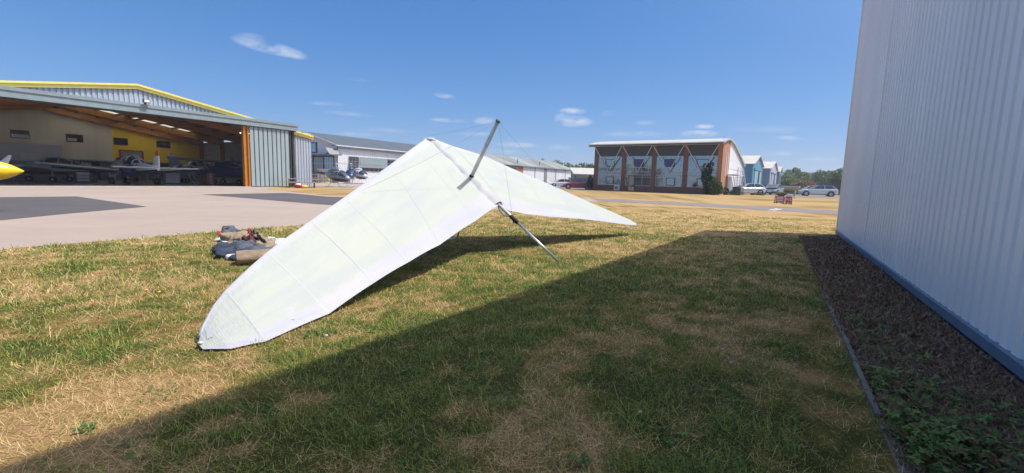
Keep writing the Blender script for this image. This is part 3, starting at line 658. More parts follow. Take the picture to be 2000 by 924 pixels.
def hang_glider():
    T = G(1090, 510, .03); Nn = AT(835, 268, 8.8); TL = np.array([-2.22, 3.07, .02]); TR = np.array([3.10, 11.22, .34])
    p0 = T+(Nn-T)*.40; base = np.array([T[0], T[1], 0.])
    g = thing('hang_glider', 'white hang glider parked on the lawn, one wingtip and its keel tube touching the grass', 'hang glider', tuple(base))
    def hit(px, py, p, n, zmin=.02):
        d = ray(px, py); t = ((p-CAM)@n)/(d@n); q = CAM+d*t
        return q if q[2] > zmin else G(px, py, zmin)
    nL = np.cross(Nn-p0, TL-p0); nL /= np.linalg.norm(nL); nL *= np.sign(nL[2])
    nR = np.cross(Nn-p0, TR-p0); nR /= np.linalg.norm(nR); nR *= np.sign(nR[2])
    LL = [(837, 268), (806, 289), (757, 325), (670, 387), (605, 432), (520, 494), (440, 569), (403, 628), (386, 672)]
    LT = [(974, 401), (930, 430), (860, 476.5), (798, 511), (731, 551), (644, 611), (519, 666), (450, 681), (396, 682)]
    RL = [(841, 268), (881, 284), (948, 306), (1015, 336), (1082, 364), (1149, 394), (1216, 423), (1243, 436)]
    RTp = [(974, 401), (995, 411), (1030, 417), (1075, 422), (1125, 426), (1170, 431), (1222, 438.5), (1243, 440)]
    def catmull(P, k, sub):
        a = P[max(k-1, 0)]; b = P[k]; c = P[k+1]; d = P[min(k+2, len(P)-1)]
        return [.5*((2*b)+(-a+c)*t+(2*a-5*b+4*c-d)*t*t+(-a+3*b-3*c+d)*t**3) for t in [i/sub for i in range(sub)]]
    def wing(LEp, TEp, n, side, batt):
        LE = [hit(*p, Nn, n) for p in LEp]; TE = [hit(*p, Nn, n) for p in TEp]
        SUB = 8
        le = []; te = []; fr = []
        for k in range(len(LE)-1):
            le += catmull(LE, k, SUB)
            for i in range(SUB):
                t = i/SUB; q = TE[k]*(1-t)+TE[k+1]*t
                ch = LE[k]*(1-t)+LE[k+1]*t-q
                te.append(q+ch*.006*math.sin(math.pi*t)); fr.append(k+t)
        le.append(LE[-1]); te.append(TE[-1]); fr.append(len(LE)-1)
        m_ = len(le)
        def pt(i, c, off=0.):
            a, b = le[i], te[i]; ch = np.linalg.norm(b-a)
            s = i/(m_-1)
            f = (max(c, 0)**.62)*(1-min(c, 1))*1.9
            camb = .048*ch*f*(1-.35*s)*min(1, .12+s*4.5)
            t = fr[i] % 1.0
            bil = .018*ch*math.sin(math.pi*t)**.8*4*c*(1-c)*(0.55 if s > .06 else .2)
            wr = .012*ch*(float(fbm(np.array(fr[i]*3.1), np.array(c*2.2+side*9), 60, 3))-.5)*4*c*(1-c)
            sag = -.02*ch*c*(1-s)*s*2
            return a+(b-a)*c+n*(camb+bil*(-.6)+wr+sag+off)
        def patch(name, cs, m, parent, off=0., i0=0, i1=None, thick=0):
            i1 = m_-1 if i1 is None else i1
            vs = []; fs = []; uv = []
            for i in range(i0, i1+1):
                for c in cs: vs.append(pt(i, c, off)-base); uv.append((i/(m_-1)*2.2, c))
            w = len(cs)
            for i in range(i1-i0):
                for j in range(w-1): a = i*w+j; fs.append((a, a+1, a+1+w, a+w))
            me = bpy.data.meshes.new(name); me.from_pydata([tuple(v) for v in vs], [], fs)
            ul = me.uv_layers.new(name='UVMap')
            for p in me.polygons:
                p.use_smooth = True
                for li in p.loop_indices: ul.data[li].uv = uv[me.loops[li].vertex_index]
            me.materials.append(m); o = bpy.data.objects.new(name, me); COL.objects.link(o); o.parent = parent
            return o
        main = patch('wing_sail', list(np.linspace(.09, .84, 22)), SAIL, g)
        main['label'] = 'near wing sail of pale translucent film' if side == 0 else 'far wing sail of pale translucent film'
        # leading edge sleeve wraps round a tube
        patch('leading_edge_sleeve', [.0, .012, .03, .05, .07, .09], SLEEVE, main)
        patch('trailing_edge_band', list(np.linspace(.84, 1.0, 5)), TEBAND, main)
        patch('undersurface', list(np.linspace(.02, .58, 8)), UNDER, main, off=-.045, i0=2, i1=m_-6)
        tb = MB(); tb.tube([pt(i, .02, -.022)-base for i in range(0, m_-4, 3)], .022, 8); tb.build('leading_edge_tube', 'alu_dull', main, smooth=True)
        for k in batt:
            i = int(k*SUB)
            cs = list(np.linspace(.04, .995, 22)); vs = []; fs = []; uv = []
            sp = (le[min(i+1, m_-1)]-le[max(i-1, 0)]); sp /= np.linalg.norm(sp)
            for c in cs:
                q = pt(i, c, .0014)-base
                for e in (-.012, 0, .012): vs.append(tuple(q+sp*e+n*(.0022 if e == 0 else 0))); uv.append((c, e))
            for j in range(len(cs)-1):
                for e in range(2): a = j*3+e; fs.append((a, a+1, a+4, a+3))
            me = bpy.data.meshes.new('batten_pocket'); me.from_pydata(vs, [], fs); ul = me.uv_layers.new(name='UVMap')
            for p in me.polygons:
                p.use_smooth = True
                for li in p.loop_indices: ul.data[li].uv = uv[me.loops[li].vertex_index]
            me.materials.append(POCKET); o = bpy.data.objects.new('batten_pocket', me); COL.objects.link(o); o.parent = main
        return le, te, pt, m_, main
    leL, teL, ptL, mL, mainL = wing(LL, LT, nL, 0, (1, 2, 3, 4, 5, 6))
    leR, teR, ptR, mR, mainR = wing(RL, RTp, nR, 1, (1, 2, 3, 4, 5))
    # patches sewn on the near wing
    for (i, c, s_) in ((int(5.55*8), .80, .09), (int(7.3*8), .3, .06)):
        q = ptL(i, c, .005)-base; a = leL[i+2]-leL[i-2]; a /= np.linalg.norm(a); b = teL[i]-leL[i]; b /= np.linalg.norm(b)
        MB().add([q-a*s_, q+b*s_*.9, q+a*s_, q-b*s_*.9], [(0, 1, 2, 3)]).build('reinforcement_patch', POCKET, mainL)
    kd = (Nn-T)/np.linalg.norm(Nn-T); up = nL+nR; up /= np.linalg.norm(up)
    # keel pocket: ruffled cloth ridge along the centre line
    rings = []
    side = np.cross(kd, up); side /= np.linalg.norm(side)
    rr = random.Random(2)
    for k in range(40):
        f = k/39; q = T+(Nn-T)*(.405+.585*f)-base
        wv = .016*math.sin(f*23)+.012*math.sin(f*51+1)
        w = .16-.05*f; h = .060+.012*math.sin(f*31)
        h *= min(1, (1-f)*6+.25)
        rings.append([q+side*(-w)+up*-.03, q+side*(-w*.45+wv)+up*h*.35, q+side*(-w*.12+wv)+up*h, q+side*(w*.15+wv)+up*h*.95, q+side*(w*.5+wv)+up*h*.3, q+side*w+up*-.03])
    me_o = MB().loft(rings, cap=False, closed=False).build('keel_pocket', SLEEVE, g, smooth=True)
    me_o.data.uv_layers.new(name='UVMap')
    # nose cone cloth
    q = Nn-base
    nc = MB().ellip(tuple(q-kd*.1+up*.0), (.10, .10, .05), 12, 8).build('nose_cone', SLEEVE, g, smooth=True); nc.data.uv_layers.new(name='UVMap')
    fit = T+(Nn-T)*.30
    kt = MB().tube([T-base, T+(Nn-T)*.29-base], .021, 12).build('keel_tube', 'alu', g, smooth=True)
    MB().tube([T+(Nn-T)*.27-base, T+(Nn-T)*.41-base], .029, 12).build('keel_sleeve', 'alu_dull', g, smooth=True)
    MB().tube([T+(Nn-T)*.41-base, Nn-kd*.05-base], .02, 10).build('keel_tube', 'alu_dull', g, smooth=True)
    cl = MB(); a = T+(Nn-T)*.265-base; b = T+(Nn-T)*.315-base
    cl.tube([a, a*.7+b*.3, a*.3+b*.7, b], [.030, .040, .036, .030], 10); cl.tube([a*.5+b*.5+up*.03, a*.5+b*.5-up*.06-kd*.02], .012, 6)
    cl.build('keel_fitting', 'black_cloth', g, smooth=True)
    c0 = T+(Nn-T)*.405-base; c1 = b
    MB().tube([c0-up*.02, c0*.7+c1*.3-up*.075, c0*.35+c1*.65-up*.08, c1-up*.02], .009, 6).build('cord_loop', 'white_paint', g, smooth=True)
    # kingpost
    K = T+(Nn-T)*.62+up*.03
    d = ray(973, 236); s = ((K-CAM)@kd)/(d@kd)*.963; top = CAM+d*s
    kp = [K-base, top-base]
    ax = (top-K)/np.linalg.norm(top-K); v = kd; w = np.cross(ax, v)
    def ov(p, a_, b_): return [p+v*a_*math.cos(t*math.pi/6)+w*b_*math.sin(t*math.pi/6) for t in range(12)]
    ko = MB().loft([ov(kp[0], .041, .022), ov(kp[1]-ax*.02, .041, .022)]).build('kingpost', 'alu_dull', g, smooth=True)
    MB().loft([ov(kp[1]-ax*.022, .045, .026), ov(kp[1]+ax*.01, .045, .026)]).build('kingpost_cap', 'green_dark', ko)
    MB().loft([ov(kp[0]-ax*.02, .05, .04), ov(kp[0]+ax*.035, .046, .034)]).build('kingpost_foot', 'maroon_fabric', ko)
    # red lettering band too small to read on the photograph: brush-like strokes along the post
    dm = MB(); vd = -(FW-(ax*(FW@ax))); vd /= np.linalg.norm(vd); sd_ = np.cross(ax, vd)
    rr = random.Random(9); L_ = np.linalg.norm(top-K)
    for k in range(9):
        c = kp[0]+ax*L_*(.40+.027*k)+vd*.04; a1 = sd_*rr.uniform(.008, .016); a2 = ax*rr.uniform(.006, .016)
        sg = 1 if k % 2 else -1
        dm.tube([c-a1*sg-a2, c+a1*.2, c+a1*sg*.6+a2, c-a1*.3*sg+a2*1.6], .0035, 5)
    dm.build('lettering', 'red_paint', ko)
    # flying and landing wires
    aL = hit(705, 378, Nn, nL)+nL*.05; 
    aR = Nn+(TR-Nn)*.55+nR*.05
    topb = top-base
    def wire(a_, b_, sagk=.0, r=.0017):
        a_ = np.array(a_); b_ = np.array(b_); ps = [a_*(1-t)+b_*t-np.array([0, 0, sagk*4*t*(1-t)]) for t in np.linspace(0, 1, 9)]
        MB().tube(ps, r, 5).build('rigging_wire', 'grey_mid', g)
    wire(topb, Nn-base+up*.03, .02); wire(topb, aL-base, .03); wire(topb, aR-base, .02); wire(topb, T+(Nn-T)*.31-base+up*.03)
    for i, (pt_, mm_, main_) in enumerate(((ptL, mL, 0), (ptR, mR, 0))):
        for fr_ in ((.52,) if i == 0 else ()):
            pass
    # control frame under the wing
    A = T+(Nn-T)*.62-up*.03; cR = np.array([-1.13, 9.25, .03]); cL = np.array([-1.85, 8.0, .03])
    MB().tube([A-base, cR-base], .018, 10).build('upright', 'alu_dull', g, smooth=True)
    MB().tube([A-base, cL-base], .018, 10).build('upright', 'alu_dull', g, smooth=True)
    MB().tube([cL-base, cR-base+(cR-cL)*.05], .016, 10).build('base_bar', 'alu_dull', g, smooth=True)
    for c in (cR, cL): wire(c-base, Nn-base-up*.03); wire(c-base, T+(Nn-T)*.33-base)
    wire(cR-base, aR-base-nR*.06); wire(cL-base, aL-base-nL*.06)
    # loose cord hanging behind the trailing edge
    c = G(996, 412, .62); MB().tube([c-base, c-base+np.array([.0, 0, -.25]), c-base+np.array([.01, .01, -.45]), c-base+np.array([.03, .02, -.60])], .0035, 5).build('loose_cord', 'white_paint', g)
    # tip fittings
    MB().ellip(tuple(ptL(mL-2, .25, .01)-base), (.02, .02, .012), 8, 6).build('tip_fitting', 'alu_dull', g, smooth=True)
hang_glider()

# ------------------------------------------------------------------ harness and clothes lying on the lawn
def lump(name, m, parent, px, wid, hgt, base, seed=0, z=.01, flat=.5):
    """soft padded strip along ground points px (photo points turned into places on the lawn)"""
    P = [G(*p)[:2] for p in px]; n = 64; rings = []
    seg = [np.linalg.norm(P[i+1]-P[i]) for i in range(len(P)-1)]; tot = sum(seg)
    def at(t):
        d = t*tot
        for i, s in enumerate(seg):
            if d <= s or i == len(seg)-1: return P[i]+(P[i+1]-P[i])*(d/s), (P[i+1]-P[i])/s, i+d/s
            d -= s
    for k in range(n+1):
        t = k/n; c, tg, u = at(min(t, .9999)); nn = np.array([-tg[1], tg[0]])
        w = np.interp(u, range(len(wid)), wid); h = np.interp(u, range(len(hgt)), hgt)
        e = min(1, (math.sin(math.pi*min(max(t, .0), 1)))**.35+.05) if flat < 1 else 1
        ring = []
        for j in range(24):
            a = 2*math.pi*j/24; x = math.cos(a)*w*.5*e; zz = math.sin(a)
            wr = 1+1.1*(float(fbm(np.array(u*2.6+math.cos(a)*1.3+9), np.array(seed*7.+math.sin(a)*1.3+u*.4), seed, 4))-.5)+.28*abs(math.sin(u*6.5+math.cos(a)*2.5+seed))-.14
            ring.append((*(c+nn*x*wr-base), z+max(0, h*e*(.5+.5*zz)*wr) if zz > -.2 else z))
        rings.append(ring)
    return MB().loft(rings).build(name, m, parent, smooth=True)
def harness():
    b = G(470, 490)[:2]; t = thing('harness', 'navy and tan flying harness dropped on the grass behind the near wing', 'harness', (*b, 0))
    lump('ground_sheet', 'sheet_fabric', t, [(419, 469), (440, 468), (520, 474), (560, 490)], [.62, .72, .80, .65], [0.031, 0.037, 0.037, 0.031], b, 1)
    lump('body_panel', 'navy_fabric', t, [(434, 479), (452, 485), (468, 497), (482, 512)], [.22, .42, .60, .40], [0.043, 0.087, 0.105, 0.074], b, 2, .012)
    lump('body_panel', 'slate_fabric', t, [(452, 476), (480, 488), (505, 502), (520, 510)], [.2, .36, .42, .3], [0.081, 0.118, 0.105, 0.074], b, 3, .014)
    lump('lining_flap', 'tan_fabric', t, [(447, 463), (462, 472), (485, 475), (512, 480), (535, 492)], [.18, .40, .42, .34, .3], [0.087, 0.136, 0.136, 0.112, 0.074], b, 4, .016)
    lump('red_tab', 'red_fabric', t, [(423, 461), (430, 460.5), (437, 460.5)], [.08, .13, .08], [0.031, 0.050, 0.037], b, 5, .03)
    lump('hood', 'slate_fabric', t, [(440, 462), (448, 458), (462, 460)], [.14, .30, .2], [.07, .13, .07], b, 6, .02)
    lump('strap', 'black_cloth', t, [(478, 467), (496, 473), (510, 482), (524, 486)], [.05, .06, .05, .05], [0.149, 0.167, 0.143, 0.099], b, 7, .05)
    lump('strap', 'maroon_fabric', t, [(480, 481), (490, 485), (503, 485)], [.12, .2, .08], [0.143, 0.155, 0.136], b, 8, .05)
    lump('strap', 'red_fabric', t, [(485, 474), (488, 474.5), (491, 475)], [.03, .045, .03], [0.155, 0.180, 0.155], b, 9, .05)
    lump('pocket', 'tan_fabric', t, [(446, 489), (450, 489), (455, 489)], [.08, .12, .08], [0.105, 0.124, 0.099], b, 10, .03)
    q = G(462, 517)[:2]; l = thing('boot_bag', 'tan tube shaped bag with its dark open end facing the viewer', 'bag', (*q, 0))
    d = np.array([.85, .55]); d /= np.linalg.norm(d); pp = np.array([-d[1], d[0]])
    rings = []
    for k in range(10):
        t_ = k/9*.9; r = .155-.02*abs(t_-.3)+.006*math.sin(k*2.1)
        rings.append([(*(d*t_+pp*r*1.25*math.cos(a)), max(.004, r*.62+r*.62*math.sin(a))) for a in np.linspace(0, 2*math.pi, 15)[:-1]])
    o = MB(); o.loft(rings, cap=False); o.build('bag_cloth', 'tan_fabric', l, smooth=True)
    inner = [[(p[0]*.97, p[1]*.93, p[2]*.92+.006) for p in r] for r in rings]
    MB().loft(inner[:6][::-1], cap=True).build('bag_lining', 'maroon_fabric', l, smooth=True)
    q = G(455, 507)[:2]; h = thing('water_bottle', 'small white bottle lying beside the tan bag', 'bottle', (*q, 0), .9, None, .75)
    MB().tube([(-.12, 0, .055), (-.09, 0, .055), (.06, 0, .055), (.09, 0, .055)], [.03, .055, .055, .025], 14).build('body', 'white_paint', h, smooth=True)
    MB().tube([(.09, 0, .055), (.125, 0, .055)], .026, 12).build('cap', 'grey_light', h, smooth=True)
harness()

# ------------------------------------------------------------------ big yellow-trimmed hangar
def fill_rooflight_mat():
    m = bpy.data.materials.new('fill_rooflight_sheet'); m.use_nodes = True; nt = m.node_tree; N = nt.nodes
    t_ = N.new('ShaderNodeBsdfTranslucent'); t_.inputs['Color'].default_value = (.72, .70, .63, 1); d = N.new('ShaderNodeBsdfDiffuse'); d.inputs['Color'].default_value = (.6, .6, .58, 1)
    x = N.new('ShaderNodeMixShader'); x.inputs[0].default_value = .85; nt.links.new(d.outputs[0], x.inputs[1]); nt.links.new(t_.outputs[0], x.inputs[2]); nt.links.new(x.outputs[0], N['Material Output'].inputs['Surface'])
    return m
FILL_ROOFLIGHT = fill_rooflight_mat()  # translucent roof panels added to brighten the dim hangar inside
def hangar():
    t = thing('aircraft_hangar', 'grey ribbed aircraft hangar with yellow roof edge and its wide doorway open', 'hangar', (*HO, 0), RZ_D)
    XL, XR, XA, ZA, ZE = -22.3, 6.75, -7.77, 7.5, 5.15
    sl = (ZA-ZE)/(XR-XA)
    def roof(x): return ZA-sl*abs(x-XA)
    def under(x): return roof(x)-.34
    DEP = 26
    # gable cladding above the door beam and the strip right of the doors
    w = ribs(XL, XR, lambda x: (5.4 if x < 4.9 else 0.), lambda x: max(under(x), 5.41), .7, .30, .07, .52)
    w.build('gable_cladding', 'hangar_side_cladding', t)
    box('side_wall', 'hangar_side_cladding', t, XR-.1, XR-.002, .74, DEP, 0, ZE-.33)
    box('inner_side_wall', 'inner_grey', t, XR-.2, XR-.105, .8, DEP-.1, 0, ZE-.35)
    box('side_wall', 'hangar_side_cladding', t, XL, XL+.1, .74, DEP, 0, ZE-.33)
    def slope_slab(x0, x1, y0, y1, up_, dn):
        return MB().prism([(x0, roof(x0)+dn), (x1, roof(x1)+dn), (x1, roof(x1)+up_), (x0, roof(x0)+up_)], 'y', y0, y1)
    for a, b in ((XL-.15, XA), (XA, XR+.15)):
        rs = MB(); cl_ = MB(); gl_ = MB()
        holes = ((-7.2, -3.0), (-2.2, 3.4)) if b > 0 else ((-13.0, -11.8),)
        for y0, y1 in ((.62, 15.8), (21.0, DEP+.2)):
            o = slope_slab(a, b, y0, y1, 0, -.10); rs.add(o.v, o.f)
            o = slope_slab(a, b, y0+.1 if y0 < 1 else y0, min(y1, DEP), -.105, -.14); cl_.add(o.v, o.f)
        xs_ = [a]+[q for h_ in holes for q in h_]+[b]
        for i in range(0, len(xs_), 2):
            o = slope_slab(xs_[i], xs_[i+1], 15.8, 21.0, 0, -.10); rs.add(o.v, o.f)
        for x0, x1 in holes:
            o = slope_slab(x0+.004, x1-.004, 15.804, 20.996, -.02, -.03); gl_.add(o.v, o.f)
        rs.build('roof_slope', 'grey_mid', t); cl_.build('ceiling', 'ceiling_sheet', t); gl_.build('fill_rooflights', FILL_ROOFLIGHT, t)
    vt = MB()
    for a, b in ((XL-.2, XA), (XA, XR+.12)):
        o = slope_slab(a, b, .55, .66, .03, -.33); vt.add(o.v, o.f)
        o = slope_slab(a, b, .44, .55, .03, -.10); vt.add(o.v, o.f)
    vt.build('roof_edge_trim', 'yellow_trim', t)
    # door header beam, a real box with lips
    bm_ = MB(); bm_.box(XL, 4.62, -.28, .40, 5.42, 5.98); bm_.box(XL, 4.66, -.34, -.28, 5.80, 6.02); bm_.box(XL, 4.66, -.34, -.28, 5.38, 5.47); bm_.box(XL, 4.62, -.30, .66, 5.98, 6.03)
    bm_.build('door_beam', 'hangar_beam', t)
    box('beam_soffit', 'dark_metal', t, XL, 4.5, -.2, .68, 5.33, 5.415)
    # sliding door leaves stacked at the right
    for k, (x0, x1, y) in enumerate(((.02, 3.75, -.16), (.5, 4.05, .02), (.9, 4.3, .20))):
        dd = ribs(x0, x1, .06, 5.36, y, .42, .13, .74)
        lf = dd.build('door_leaf', 'hangar_cladding', t)
        box('leaf_frame', 'dark_metal', lf, x0+.02, x1-.02, y+.055, y+.12, .04, 5.34)
    jm = MB(); jm.box(3.9, 3.98, -.1, .3, 0, 5.3); jm.box(4.2, 4.28, -.05, .5, 0, 5.4); jm.box(4.40, 4.48, .1, .6, 0, 5.4)
    jm.build('door_guide', 'dark_metal', t)
    c = MB(); c.box(-.52, -.36, -.1, .25, 0, 5.36); c.box(-.16, -.02, -.1, .25, 0, 5.36); c.box(-.36, -.16, .04, .1, 0, 5.36); c.build('door_post', 'orange_steel', t)
    fl = MB(); fl.box(XL, XR-.1, .02, DEP, -.05, .02); fl.build('floor', 'hangar_floor', t)
    box('threshold', 'threshold', t, XL, -.1, -.35, .02, -.05, .026)
    # portal frames
    for y in (1.1, 6.3, 11.5, 16.7, 21.4):
        for a, b in ((XL+.2, XA), (XA, XR-.2)):
            m = MB(); d0 = .55
            ys = -.15
            m.prism([(a, roof(a)+ys-d0*(1.3 if a == XL+.2 else 1)), (b, roof(b)+ys-d0*(1.3 if b == XR-.2 else 1)), (b, roof(b)+ys), (a, roof(a)+ys)], 'y', y, y+.22)
            m.build('roof_rafter', 'orange_steel', t)
        box('frame_column', 'orange_steel', t, XR-.62, XR-.21, y, y+.22, .02, ZE-.5)
    pl = MB()
    for x in np.arange(XL+1, XR-.5, 1.6):
        if abs(x-XA) < .4: continue
        pl.box(x, x+.09, .75, DEP-.3, roof(x)-.33, roof(x)-.16)
    pl.build('purlins', 'dark_metal', t)
    # rear wall: pale board, then yellow, with office windows; dark undercroft below
    YB = 22.0
    def wallpoly(x0, x1, m, nm): MB().prism([(x0, 2.2), (x1, 2.2), (x1, roof(x1)-.2), (x0, roof(x0)-.2)] if not (x0 < XA < x1) else [(x0, 2.2), (x1, 2.2), (x1, roof(x1)-.2), (XA, roof(XA)-.2), (x0, roof(x0)-.2)], 'y', YB, YB+.15).build(nm, m, t)
    wallpoly(XL+.1, -2.33, 'inner_wall', 'office_wall'); wallpoly(-2.33, 6.5, 'inner_yellow', 'office_wall')
    box('office_floor_edge', 'grey_light', t, XL+.1, 6.5, YB-.12, YB+.2, 2.06, 2.195)
    box('undercroft_wall', 'inner_grey', t, XL+.1, 6.5, YB+3, YB+3.1, .02, 2.05)
    box('undercroft_door', 'dark_void', t, -4.2, -2.6, YB+2.9, YB+2.99, .02, 2.0)
    for x in (-9, -5, -2.35, .6, 3.4): box('undercroft_post', 'grey_light', t, x, x+.14, YB, YB+.14, .02, 2.05)
    for i, (x0, x1) in enumerate(((-9.9, -8.62), (-6.03, -4.7), (-2.2, -.93), (1.76, 3.16), (-13.8, -12.5))):
        f = MB(); z0, z1, y = 3.9, 4.68, YB-.05
        f.box(x0, x1, y, y+.049, z0, z0+.07); f.box(x0, x1, y, y+.049, z1-.07, z1); f.box(x0, x0+.07, y, y+.049, z0+.07, z1-.07); f.box(x1-.07, x1, y, y+.049, z0+.07, z1-.07)
        fr = f.build('office_window', 'dark_metal', t); box('pane', GLASS_DARK, fr, x0+.07, x1-.07, y+.02, y+.04, z0+.07, z1-.07)
        if i in (0, 1): box('blind', 'grey_light', fr, x0+.12, x1-(.12 if i == 0 else .5), y+.012, y+.019, z0+.08, z0+.38)
    bn = box('banner', 'red_paint', t, -1.8, .42, YB-.07, YB-.02, 2.55, 3.4)
    box('banner_picture', 'grey_mid', bn, -1.62, .25, YB-.078, YB-.071, 2.68, 3.27)
    bl = MB(); rr = random.Random(8)
    for k in range(9): bl.tube([(-1.4+.17*k, YB-.082, 2.95+rr.uniform(-.08, .08)), (-1.3+.17*k, YB-.082, 3.02+rr.uniform(-.1, .1))], .025, 5)
    bl.build('banner_motif', 'grey_light', bn)
    # boarded store room on the left
    st = MB(); st.box(-14, -7.45, 18, 18.1, 1.75, 3.28); st.box(-7.55, -7.45, 18.1, 21.9, 1.75, 3.28); st.build('store_boarding', 'white_panel', t)
    box('store_top', 'white_paint', t, -14, -7.4, 17.96, 21.9, 3.285, 3.33); box('store_front', 'inner_grey', t, -14, -7.6, 18.4, 18.5, .02, 1.74)
    box('store_window', 'white_paint', t, -10.3, -8.9, 17.95, 17.99, 1.9, 2.5)
    # strip lamps under the ridge
    em = bpy.data.materials.new('lamp_tube'); em.use_nodes = True; e = em.node_tree.nodes['Principled BSDF']; e.inputs['Emission Color'].default_value = (1, .97, .9, 1); e.inputs['Emission Strength'].default_value = 4
    box('strip_lamp', em, t, 1.2, 2.4, 3.4, 3.55, 4.96, 5.02)
    # rooflights added to brighten the rear wall
    f = MB(); f.box(-7.85, -7.45, -.62, -.40, 6.12, 6.38); f.box(-7.7, -7.6, -.40, -.2, 6.02, 6.16)
    fl = f.build('floodlight', 'dark_metal', t); box('floodlight_glass', 'lamp_clear', fl, -7.81, -7.49, -.628, -.621, 6.16, 6.34)
    box('rear_wall', 'hangar_side_cladding', t, XL, XR, DEP, DEP+.1, 0, ZE+.2)
    return t
HANGAR = hangar()

# ------------------------------------------------------------------ light aircraft (nose along +x)
def aircraft(name, label, loc, rz, sc=1., paint='white_paint', belly='plane_navy', tip='orange_paint', high=False, span=9.4, group='light aircraft parked in the hangar', spinner=None, tail=1.5, biplane=False, prop=2, fin_h=1.0, wingp=None, a_prop=.5, pitch=0.):
    t = thing(name, label, 'aircraft', loc, rz, group, sc)
    # fuselage: stations along x (x, centre z, half width, half height)
    st = [(2.55, 1.08, .20, .22), (2.35, 1.08, .40, .36), (1.6, 1.10, .50, .46), (.8, 1.12, .56, .52), (-.4, 1.12, .56, .52), (-1.4, 1.10, .42, .40), (-2.8, 1.10, .24, .26), (-4.3, 1.12, .08, .14)]
    rings = [[(x, w*math.copysign(abs(math.cos(a))**.8, math.cos(a)), z+h*math.copysign(abs(math.sin(a))**.8, math.sin(a))) for a in np.linspace(0, 2*math.pi, 17)[:-1]] for x, z, w, h in st]
    fu = MB().loft(rings).build('fuselage', paint, t, smooth=True)
    MB().loft([[(p[0], p[1]*1.012, p[2]-.012) for p in r if p[2] <= st[i][1]+.02] for i, r in enumerate(rings)], cap=False, closed=False).build('belly_stripe', belly, fu, smooth=True)
    # canopy and roof
    cs = [(1.1, 1.50, .40, .06), (.55, 1.58, .46, .40), (-.3, 1.58, .46, .44), (-1.1, 1.50, .36, .26), (-1.7, 1.44, .2, .04)]
    rg = [[(x, w*math.cos(a), z-.05+h*max(0, math.sin(a))) for a in np.linspace(-.1, math.pi+.1, 12)] for x, z, w, h in cs]
    ca = MB().loft(rg).build('canopy', GLASS_CAR, t, smooth=True)
    fr = MB()
    for i in (1, 2, 3): fr.tube([(p[0], p[1]*1.01, p[2]+.004) for p in rg[i]], .035, 6)
    fr.tube([(r[5][0], r[5][1], r[5][2]+.012) for r in rg], .05, 6); fr.build('canopy_frame', paint, ca, smooth=True)
    def wing(x, z, half, ch, tipch, dih, th, y0=.3):
        def sec(y, c, zz, xo): return [(xo+c*.5, y, zz), (xo+c*.28, y, zz+th*.6), (xo-c*.1, y, zz+th*.5), (xo-c*.5, y, zz), (xo-c*.1, y, zz-th*.25), (xo+c*.28, y, zz-th*.4)]
        return [sec(s*y0, ch, z, x) for s in (1,)], lambda s: MB().loft([sec(s*y0, ch, z, x), sec(s*half*.92, tipch, z+dih*.92, x-.1), sec(s*half, tipch*.6, z+dih, x-.2)])
    zw = 1.95 if high else .86
    zs = [zw] if not biplane else [.8, 2.0]
    for z in zs:
        _, wf = wing(.35, z, span/2, 1.55, 1.1, .35 if not high else .08, .2, .28 if not high else 0)
        for s in (1, -1): wf(s).build('wing', wingp or paint, t, smooth=False)
    if biplane:
        for s in (1, -1):
            for xx in (.8, -.1): MB().tube([(xx, s*span*.36, .95), (xx, s*span*.36, 2.2)], .035, 6).build('wing_strut', paint, t)
    if high:
        for s in (1, -1): MB().tube([(.5, s*.5, .75), (.5, s*2.2, 1.94)], .04, 6).build('wing_strut', paint, t)
    _, wf = wing(-4.05, 1.12, tail, .8, .6, .02, .10, 0)
    for s in (1, -1): wf(s).build('tailplane', paint, t)
    fz = 1.16; fh = fin_h
    def fin(z, c, x0, w): return [(x0+c*.5, 0, z), (x0+c*.2, w, z), (x0-c*.5, w*.3, z), (x0-c*.5, -w*.3, z), (x0+c*.2, -w, z)]
    fn = MB().loft([fin(fz, 1.2, -3.85, .075), fin(fz+fh*.75, .72, -4.15, .055)]).build('fin', paint, t)
    MB().loft([fin(fz+fh*.752, .72, -4.15, .056), fin(fz+fh, .55, -4.25, .05)]).build('fin_tip', tip, fn)
    MB().ellip((-4.25, 0, fz+fh+.05), (.06, .05, .07), 8, 6).build('beacon', 'lamp_red', fn)
    # legs and wheels
    for x, y in ((1.75, 0), (-.25, 1.35), (-.25, -1.35)):
        lg = MB().tube([(x, y, .95), (x, y, .28)], .05, 8).build('gear_leg', 'grey_light', t)
        w = MB().tube([(x, y-.08, .22), (x, y+.08, .22)], .22, 14).build('wheel', 'rubber', lg); MB().tube([(x, y-.09, .22), (x, y+.09, .22)], .1, 12).build('hub', 'rim', lg)
    sp = MB().loft([[(x, r*math.cos(a), 1.08+r*math.sin(a)) for a in np.linspace(0, 6.283, 15)[:-1]] for x, r in ((2.56, .22), (2.70, .20), (2.84, .15), (2.97, .075), (3.06, .012))]).build('spinner', spinner or paint, t, smooth=True)
    for k in range(prop):
        a0 = a_prop+2*math.pi*k/prop; d = np.array([0, math.cos(a0), math.sin(a0)]); q = np.array([0, -d[2], d[1]])
        c = np.array([2.66, 0, 1.08]); rg = []
        for r, w, tw in ((.1, .05, 1.0), (.3, .09, .8), (.6, .10, .5), (.85, .08, .35), (.95, .03, .3)):
            tw = tw+pitch; e = q*math.cos(tw)+np.array([1, 0, 0])*math.sin(tw); n_ = np.cross(d, e)
            rg.append([c+d*r+e*w, c+d*r+n_*.015, c+d*r-e*w, c+d*r-n_*.015])
        MB().loft(rg).build('propeller_blade', 'prop_grey', sp)
    return t

